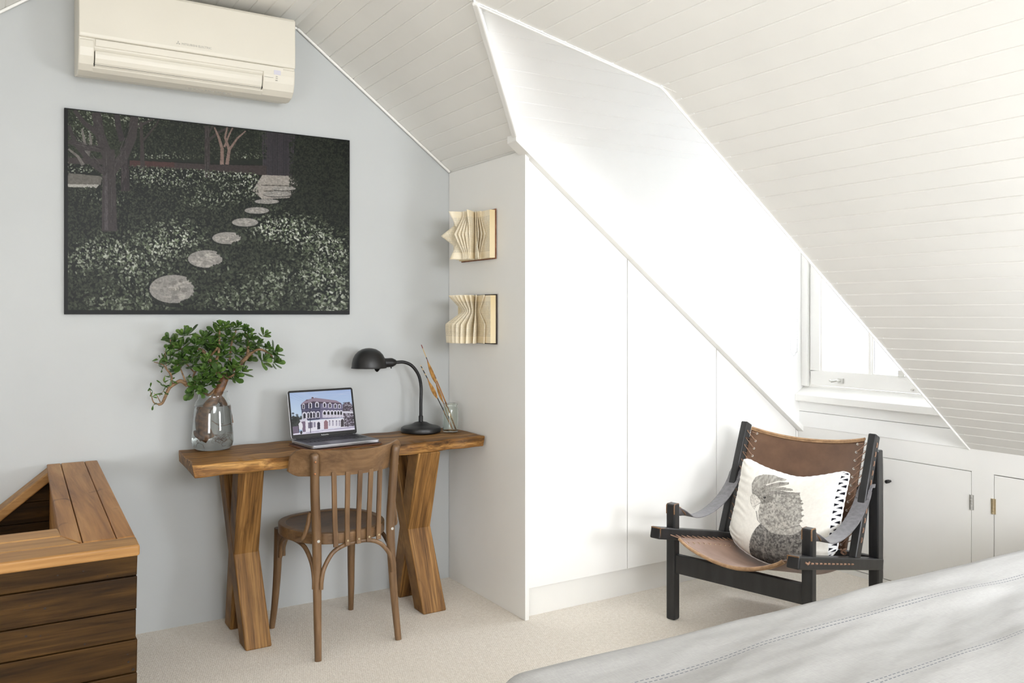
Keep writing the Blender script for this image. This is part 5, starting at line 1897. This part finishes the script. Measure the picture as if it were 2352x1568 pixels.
# ------------------------------------------------------------------ cushion with a cockatoo print
def cockatoo(h, w):
    C = Canvas(w, h, CUSHION_CORNERS, S(232, 229, 221))
    g = S
    n1 = C.fbm(60, 60, 3, 3)
    n2 = C.fbm(10, 14, 4, 8)
    C.a *= (0.93 + 0.13 * n1)[..., None]
    def tone(pts, lo, hi, k=1.0, seed=1, fx=70, fy=60):
        r = C.mask(pts)
        if not r:
            return
        f = C.fbm(fx, fy, 4, seed)
        f = np.clip((f - 0.3) / 0.4, 0, 1)
        lo2, hi2 = [c + 22 for c in lo], [c + 14 for c in hi]
        col = np.array(g(*lo2)[:3]) * (1 - f[..., None]) + np.array(g(*hi2)[:3]) * f[..., None]
        C.put(r[0], r[1], col[r[0]], k)
    # body, wings, breast
    tone([(550, 885), (500, 960), (465, 1040), (440, 1120), (415, 1220), (405, 1330), (470, 1375), (640, 1400), (820, 1395), (960, 1370), (1000, 1200), (990, 1060), (970, 960), (930, 890), (760, 920), (640, 880)], (58, 56, 54), (128, 125, 120), 1, 2)
    tone([(405, 1330), (415, 1220), (470, 1200), (640, 1230), (800, 1240), (990, 1230), (960, 1370), (820, 1400), (640, 1405), (470, 1380)], (40, 38, 37), (92, 90, 86), 0.75, 4)
    tone([(560, 890), (640, 880), (780, 930), (940, 900), (960, 960), (880, 1000), (740, 985), (640, 960)], (128, 125, 118), (182, 178, 170), 0.9, 5)
    C.line([(598, 960), (605, 1060), (580, 1180), (555, 1280)], 16, 6, g(160, 156, 150), 0.55)
    C.line([(640, 950), (660, 1060), (640, 1200)], 6, 4, g(40, 38, 36), 0.6)
    # neck and cheek feathers
    tone([(540, 650), (520, 760), (530, 860), (560, 890), (640, 885), (800, 930), (930, 885), (950, 800), (940, 740), (950, 700), (930, 640), (935, 600), (915, 520), (760, 500), (600, 520), (480, 545), (510, 600)], (106, 103, 98), (176, 172, 164), 1, 6)
    tone([(445, 560), (440, 470), (470, 385), (540, 325), (620, 520), (640, 600), (570, 640), (510, 600)], (96, 93, 88), (160, 156, 148), 1, 7)
    tone([(510, 600), (570, 640), (560, 560), (600, 545), (690, 560), (640, 620), (560, 660), (520, 640)], (70, 67, 63), (120, 116, 110), 0.8, 9)
    # crest feathers
    for pts, lo, hi in (([(440, 480), (480, 370), (545, 318), (640, 298), (772, 318), (760, 345), (690, 362), (600, 420), (540, 480), (470, 540)], (118, 114, 108), (168, 164, 156)),
                        ([(560, 460), (640, 405), (720, 365), (802, 356), (806, 382), (740, 410), (660, 450), (590, 500)], (104, 100, 95), (146, 142, 135)),
                        ([(580, 490), (680, 440), (760, 420), (845, 440), (852, 464), (740, 462), (620, 500)], (120, 116, 110), (158, 154, 146)),
                        ([(600, 510), (700, 465), (800, 472), (918, 496), (915, 526), (800, 505), (640, 520)], (96, 92, 88), (140, 136, 130))):
        tone(pts, lo, hi, 1, 11, 80, 24)
    for a, b in (((560, 440), (760, 330)), ((600, 470), (790, 370)), ((640, 480), (830, 455)), ((700, 480), (900, 512)), ((470, 450), (540, 350)), ((455, 520), (500, 400))):
        C.line([a, b], 5, 2, g(205, 201, 192), 0.7)
    # scalloped feather edge at the nape
    for (x, y) in ((925, 605), (935, 640), (940, 720), (948, 790), (935, 850)):
        C.ell(x, y, 20, 14, g(110, 106, 100), 0.8)
        C.ell(x - 14, y + 4, 14, 8, g(176, 172, 164), 0.7)
    # beak
    tone([(428, 620), (440, 590), (470, 575), (535, 620), (545, 648), (500, 700), (482, 745), (450, 720), (430, 670)], (168, 164, 156), (214, 210, 202), 1, 13)
    C.line([(428, 620), (430, 680), (460, 735), (482, 745)], 4, 4, g(120, 116, 110), 0.8)
    C.line([(545, 648), (500, 690), (475, 712), (490, 722)], 4, 4, g(90, 86, 82), 0.8)
    C.ell(458, 572, 14, 12, g(120, 116, 110), 0.8)
    C.line([(500, 760), (520, 860), (552, 890)], 12, 8, g(78, 75, 70), 0.7)
    # eye
    C.ell(578, 582, 26, 22, g(150, 146, 140), 0.8)
    C.ell(580, 580, 15, 14, g(30, 29, 28))
    C.ell(576, 575, 4, 4, g(190, 188, 184))
    # hatching
    for _ in range(900):
        x, y = C.rs.uniform(440, 960), C.rs.uniform(520, 1380)
        q = C.P([(x, y)])[0]
        ix, iy = int(q[0]), int(q[1])
        if 0 <= ix < w and 0 <= iy < h and C.a[iy, ix, 0] < 0.45:
            L = C.rs.uniform(12, 34)
            a = C.rs.normal(1.15, 0.35)
            C.line([(x, y), (x + L * math.cos(a), y + L * math.sin(a))], 3, 1, g(44, 42, 40) if C.rs.rand() < 0.5 else g(188, 184, 176), 0.35)
    # braid edging: white zigzag over black triangles along the right side
    x0 = int(w * 0.945)
    C.a[:, x0:] = np.array(g(240, 240, 240)[:3])
    per = h / 12.5
    yy, xx = np.mgrid[0:h, x0:w]
    fx = (xx - x0) / (w - x0)
    ph = (yy / per) % 1.0
    left = (np.abs(ph - 0.25) < 0.25 * (1 - fx * 1.5)) & (fx < 0.6) & (fx > 0.06)
    right = (np.abs(((ph + 0.5) % 1.0) - 0.25) < 0.25 * (1 - (1 - fx) * 1.5)) & (fx > 0.4) & (fx < 0.94)
    blk_ = np.array(g(22, 22, 30)[:3])
    sub = C.a[:, x0:]
    sub[left | right] = blk_
    return C.a


CUSHION_CORNERS = [(290, 185), (1290, 325), (1200, 1420), (115, 1250)]
def cushion():
    nu_, nv_ = 280, 240
    t = thing('cushion', 'cream cushion printed with a grey cockatoo resting in the leather armchair', 'cushion', (0, 0, 0), 0)
    Mx = Matrix.Translation((AX, AY, 0)) @ Matrix.Rotation(AR, 4, 'Z')
    base = Mx @ Vector((0.312, 0.36, 0.23))
    base.z = 0.22
    t.location = base
    def pt(u, v, sgn):
        x = 0.312 + 0.247 * u * (1 - 0.035 * (1 - v * v))
        wt = 0.396 + 0.062 * abs(u) ** 2.4 - 0.010 * math.exp(-((u - 0.1) / 0.3) ** 2)
        wb = 0.000 + 0.082 * u * u
        w = wb + (wt - wb) * (v + 1) / 2
        cr = (abs(u) ** 10) * (abs(v) ** 10)
        x = 0.312 + (x - 0.312) * (1 - 0.055 * cr)
        w -= 0.026 * cr * math.copysign(1, v)
        e = max(0.0, (1 - u ** 4) * (1 - v ** 4))
        th = 0.066 * e ** 0.55
        fade = min(1, (1 - abs(u)) * 5) * min(1, (1 - abs(v)) * 5)
        edge = max(abs(u), abs(v))
        wr = 0.0022 * math.sin(u * 34 + 5 * noise.noise((u * 3, v * 2, 1))) * max(0, (abs(v) - 0.6)) * 2 + 0.0028 * math.sin(v * 30 + 6 * noise.noise((u * 2, v * 3, 4))) * max(0, (abs(u) - 0.55)) * 2
        wr += 0.006 * noise.noise((u * 2.2, v * 2.2, 3.0)) * fade
        d = sgn * (th + wr * (1 if e > 0.001 else 0))
        p = Vector((x, 0.303, 0.224)) + Vector((0, 0.397, 0.918)) * w - Vector((0, 0.918, -0.397)) * d
        return Mx @ p - base
    V, F = [], []
    us = [math.sin(a) for a in np.linspace(-PI / 2, PI / 2, nu_)]
    us = np.linspace(-1, 1, nu_)
    vs_ = np.linspace(1, -1, nv_)
    for v in vs_:
        for u in us:
            V.append(pt(u, v, 1))
    nb = len(V)
    bu, bv = 40, 36
    for v in np.linspace(1, -1, bv):
        for u in np.linspace(-1, 1, bu):
            V.append(pt(u, v, -1) - Vector((0, 0, 0)))
    idx = np.arange(nu_ * nv_).reshape(nv_, nu_)
    for i in range(nv_ - 1):
        for j in range(nu_ - 1):
            F.append((idx[i, j], idx[i + 1, j], idx[i + 1, j + 1], idx[i, j + 1]))
    for i in range(bv - 1):
        for j in range(bu - 1):
            a = nb + i * bu + j
            F.append((a, a + 1, a + bu + 1, a + bu))
    me = bpy.data.meshes.new('cover')
    me.from_pydata([tuple(p) for p in V], [], [tuple(int(k) for k in f) for f in F])
    me.polygons.foreach_set('use_smooth', [True] * len(F))
    img = cockatoo(nv_ * 2, nu_ * 2)[::2, ::2]
    ca = me.color_attributes.new('paint', 'FLOAT_COLOR', 'POINT')
    buf = np.ones((len(V), 4), np.float32)
    buf[:, :3] = S(232, 229, 221)[:3]
    buf[:nb, :3] = img.reshape(-1, 3)
    ca.data.foreach_set('color', buf.reshape(-1))
    me.materials.append(attr_mat('printed_linen', 0.85, spec=0.15, bscale=(500, 500, 500), bmp=0.15))
    o = bpy.data.objects.new('cover', me)
    COL.objects.link(o)
    o.parent = t
    # piped edge
    mb = MB()
    loop = []
    for k in range(60): loop.append(pt(-1 + 2 * k / 60, 1, 1))
    for k in range(60): loop.append(pt(1, 1 - 2 * k / 60, 1))
    for k in range(60): loop.append(pt(1 - 2 * k / 60, -1, 1))
    for k in range(60): loop.append(pt(-1, -1 + 2 * k / 60, 1))
    mb.tube(loop, [0.0036 + 0.0008 * math.sin(k * 1.7) for k in range(len(loop))], 8, closed=True)
    mb.build('braid_edging', pmat('white_braid', S(236, 236, 236), S(244, 244, 244), (90, 90, 90), 0.8), t, label='white braid edging')
cushion()

# ------------------------------------------------------------------ bed with striped linen cover
def linen():
    m, nt, b = new_mat('grey_linen_with_running_stitch')
    L = nt.links
    a = node(nt, 'ShaderNodeUVMap')
    sp = nt.nodes.new('ShaderNodeSeparateXYZ')
    L.new(a.outputs[0], sp.inputs[0])
    def mth(op, x, y=None):
        n = node(nt, 'ShaderNodeMath', operation=op)
        for i, q in enumerate((x, y)):
            if q is None: continue
            if isinstance(q, (int, float)): n.inputs[i].default_value = q
            else: L.new(q, n.inputs[i])
        return n.outputs[0]
    u, v = sp.outputs['X'], sp.outputs['Y']
    tot = None
    for v0 in (-0.004, 0.026, 0.160, 0.1695, 0.400, 0.4095, 0.640, 0.6495, 0.9, 0.9095):
        k = mth('LESS_THAN', mth('ABSOLUTE', mth('SUBTRACT', v, v0)), 0.0012)
        tot = k if tot is None else mth('MAXIMUM', tot, k)
    dash = mth('GREATER_THAN', mth('SINE', mth('MULTIPLY', u, 2 * PI / 0.0125)), -0.45)
    st = mth('MULTIPLY', mth('MULTIPLY', tot, dash), 0.72)
    n = noise_tex(nt, (40, 420, 420), 3, 0.6)
    n2 = noise_tex(nt, (420, 40, 420), 3, 0.6)
    ad = mth('ADD', n.outputs['Fac'], n2.outputs['Fac'])
    r = ramp(nt, [(0.3, S(152, 151, 149)), (0.7, S(168, 167, 165))])
    L.new(mth('MULTIPLY', ad, 0.5), r.inputs[0])
    mx = node(nt, 'ShaderNodeMix', data_type='RGBA')
    L.new(st, mx.inputs[0])
    L.new(r.outputs[0], mx.inputs[6])
    mx.inputs[7].default_value = S(66, 76, 90)
    L.new(mx.outputs[2], b.inputs['Base Color'])
    b.inputs['Roughness'].default_value = 0.9
    b.inputs['Specular IOR Level'].default_value = 0.1
    b.inputs['Sheen Weight'].default_value = 0.1
    bump(nt, b, ad, 0.2, 0.001)
    return m


BED = thing('bed', 'bed under a pale grey linen cover with dark running-stitch stripes, front right corner', 'bed', (2.1, 0.45, 0))
mb = MB((2.1, 0.45, 0))
mb.box((0.84, -0.42, 0.12), (3.3, 1.25, 0.34))
mb.build('bed_base', pmat('grey_bed_base', S(150, 150, 150), S(164, 164, 164), (20, 20, 20), 0.9), BED, bevel=0.02)
mb = MB((2.1, 0.45, 0))
for x in (0.95, 3.15):
    for y in (-0.3, 1.12):
        mb.lathe([(0.02, 0), (0.026, 0.12)], (x, y, 0), 16)
mb.build('bed_feet', M['blackwood'], BED)
mb = MB((2.1, 0.45, 0))
mb.box((0.84, -0.42, 0.342), (3.3, 1.25, 0.555))
mb.build('mattress', pmat('white_mattress', S(225, 225, 222), S(235, 235, 232), (20, 20, 20), 0.9), BED, bevel=0.05, seg=4)


def cover():
    nx_, ny_ = 300, 240
    x0, x1 = 0.60, 3.35
    y_edge = 1.335
    V, F, UV = [], [], []
    total = 1.335 + 0.45 + 0.42
    for i in range(nx_ + 1):
        u = i / nx_ * (x1 - x0 + 0.32)
        for j in range(ny_ + 1):
            v = j / ny_ * total            # distance from the hem on the far side
            # across profile: hang, roll over the edge, lie flat
            hang = 0.36
            R = 0.055
            arc = R * PI / 2
            if v < hang:
                y, z = 0.0, -(hang - v) - R
                fl = 0.0
            elif v < hang + arc:
                a = (v - hang) / R
                y, z = -(R - R * math.cos(a)), -(R - R * math.sin(a))
                fl = 0.2
            else:
                y, z = -R - (v - hang - arc), 0.0
                fl = 1.0
            hx = 0.32
            if u < hx:
                dx, dz = 0.0, -(hx - u) - R
            elif u < hx + arc:
                a = (u - hx) / R
                dx, dz = R - R * math.cos(a), -(R - R * math.sin(a))
            else:
                dx, dz = R + (u - hx - arc), 0.0
            X = 0.775 + dx
            top = 0.622
            Y = y_edge + y
            w1 = noise.noise((X * 1.1, v * 5.5 + X * 0.5, 2.0))
            w2 = noise.noise((X * 2.6 + 3, v * 14 - X * 1.2, 7.0))
            w3 = noise.noise((X * 6.0, v * 30, 4.0))
            w4 = noise.noise((X * 1.6 + 9, (v + 0.25 * X) * 9.0, 5.0))
            dz2 = 0.019 * w1 + 0.008 * w2 + 0.003 * w3 + 0.003 * (1 - abs(w4) * 2.2)
            bump_ = 0.035 * math.exp(-(((Y - 0.62) / 0.22) ** 2) - ((X - 2.1) / 0.7) ** 2)
            slope = -0.018 * max(0, X - 1.9) + 0.008 * math.sin(X * 2.2)
            Z = top + z + dz + (dz2 + bump_ if (z == 0 and dz == 0) else dz2 * 0.5) + slope
            out = 0.02 * noise.noise((X * 3.0, 0.5, 1.0)) + 0.014 * noise.noise((X * 8.0, Z * 2, 3.0))
            if v < hang:
                Y += out * min(1, (hang - v) / 0.1) + 0.04 * (hang - v)
            if u < hx:
                X -= (0.02 * noise.noise((Y * 5.0, 2.5, 1.0)) + 0.05 * (hx - u))
            Z = max(Z, 0.03 + 0.02 * w3)
            if u < hx and v < hang:
                f = min((hx - u) / hx, (hang - v) / hang)
                X += 0.03 * f
                Y -= 0.05 * f
                Z = max(Z, 0.622 - 0.055 - max(hx - u, hang - v) * 0.9 - 0.05)
            V.append((X - 2.1, Y - 0.45, Z))
            UV.append((u, v - hang - arc * 0.35))
    n = ny_ + 1
    for i in range(nx_):
        for j in range(ny_):
            F.append((i * n + j, i * n + j + 1, (i + 1) * n + j + 1, (i + 1) * n + j))
    me = bpy.data.meshes.new('linen_cover')
    me.from_pydata(V, [], F)
    me.polygons.foreach_set('use_smooth', [True] * len(F))
    uvl = me.uv_layers.new(name='UVMap')
    li = np.empty(len(me.loops), np.int32)
    me.loops.foreach_get('vertex_index', li)
    uvl.data.foreach_set('uv', np.array(UV, np.float32)[li].reshape(-1))
    bm = bmesh.new(); bm.from_mesh(me); bmesh.ops.recalc_face_normals(bm, faces=bm.faces); bm.to_mesh(me); bm.free()
    me.materials.append(linen())
    o = bpy.data.objects.new('bedspread', me)
    COL.objects.link(o)
    o.location = (2.1, 0.45, 0)
    tagk(o, 'pale grey linen bedspread with dark running-stitch stripes, front right corner', 'bedspread')
cover()
BED['label'] = 'bed in the front right corner, hidden under its pale grey linen bedspread'
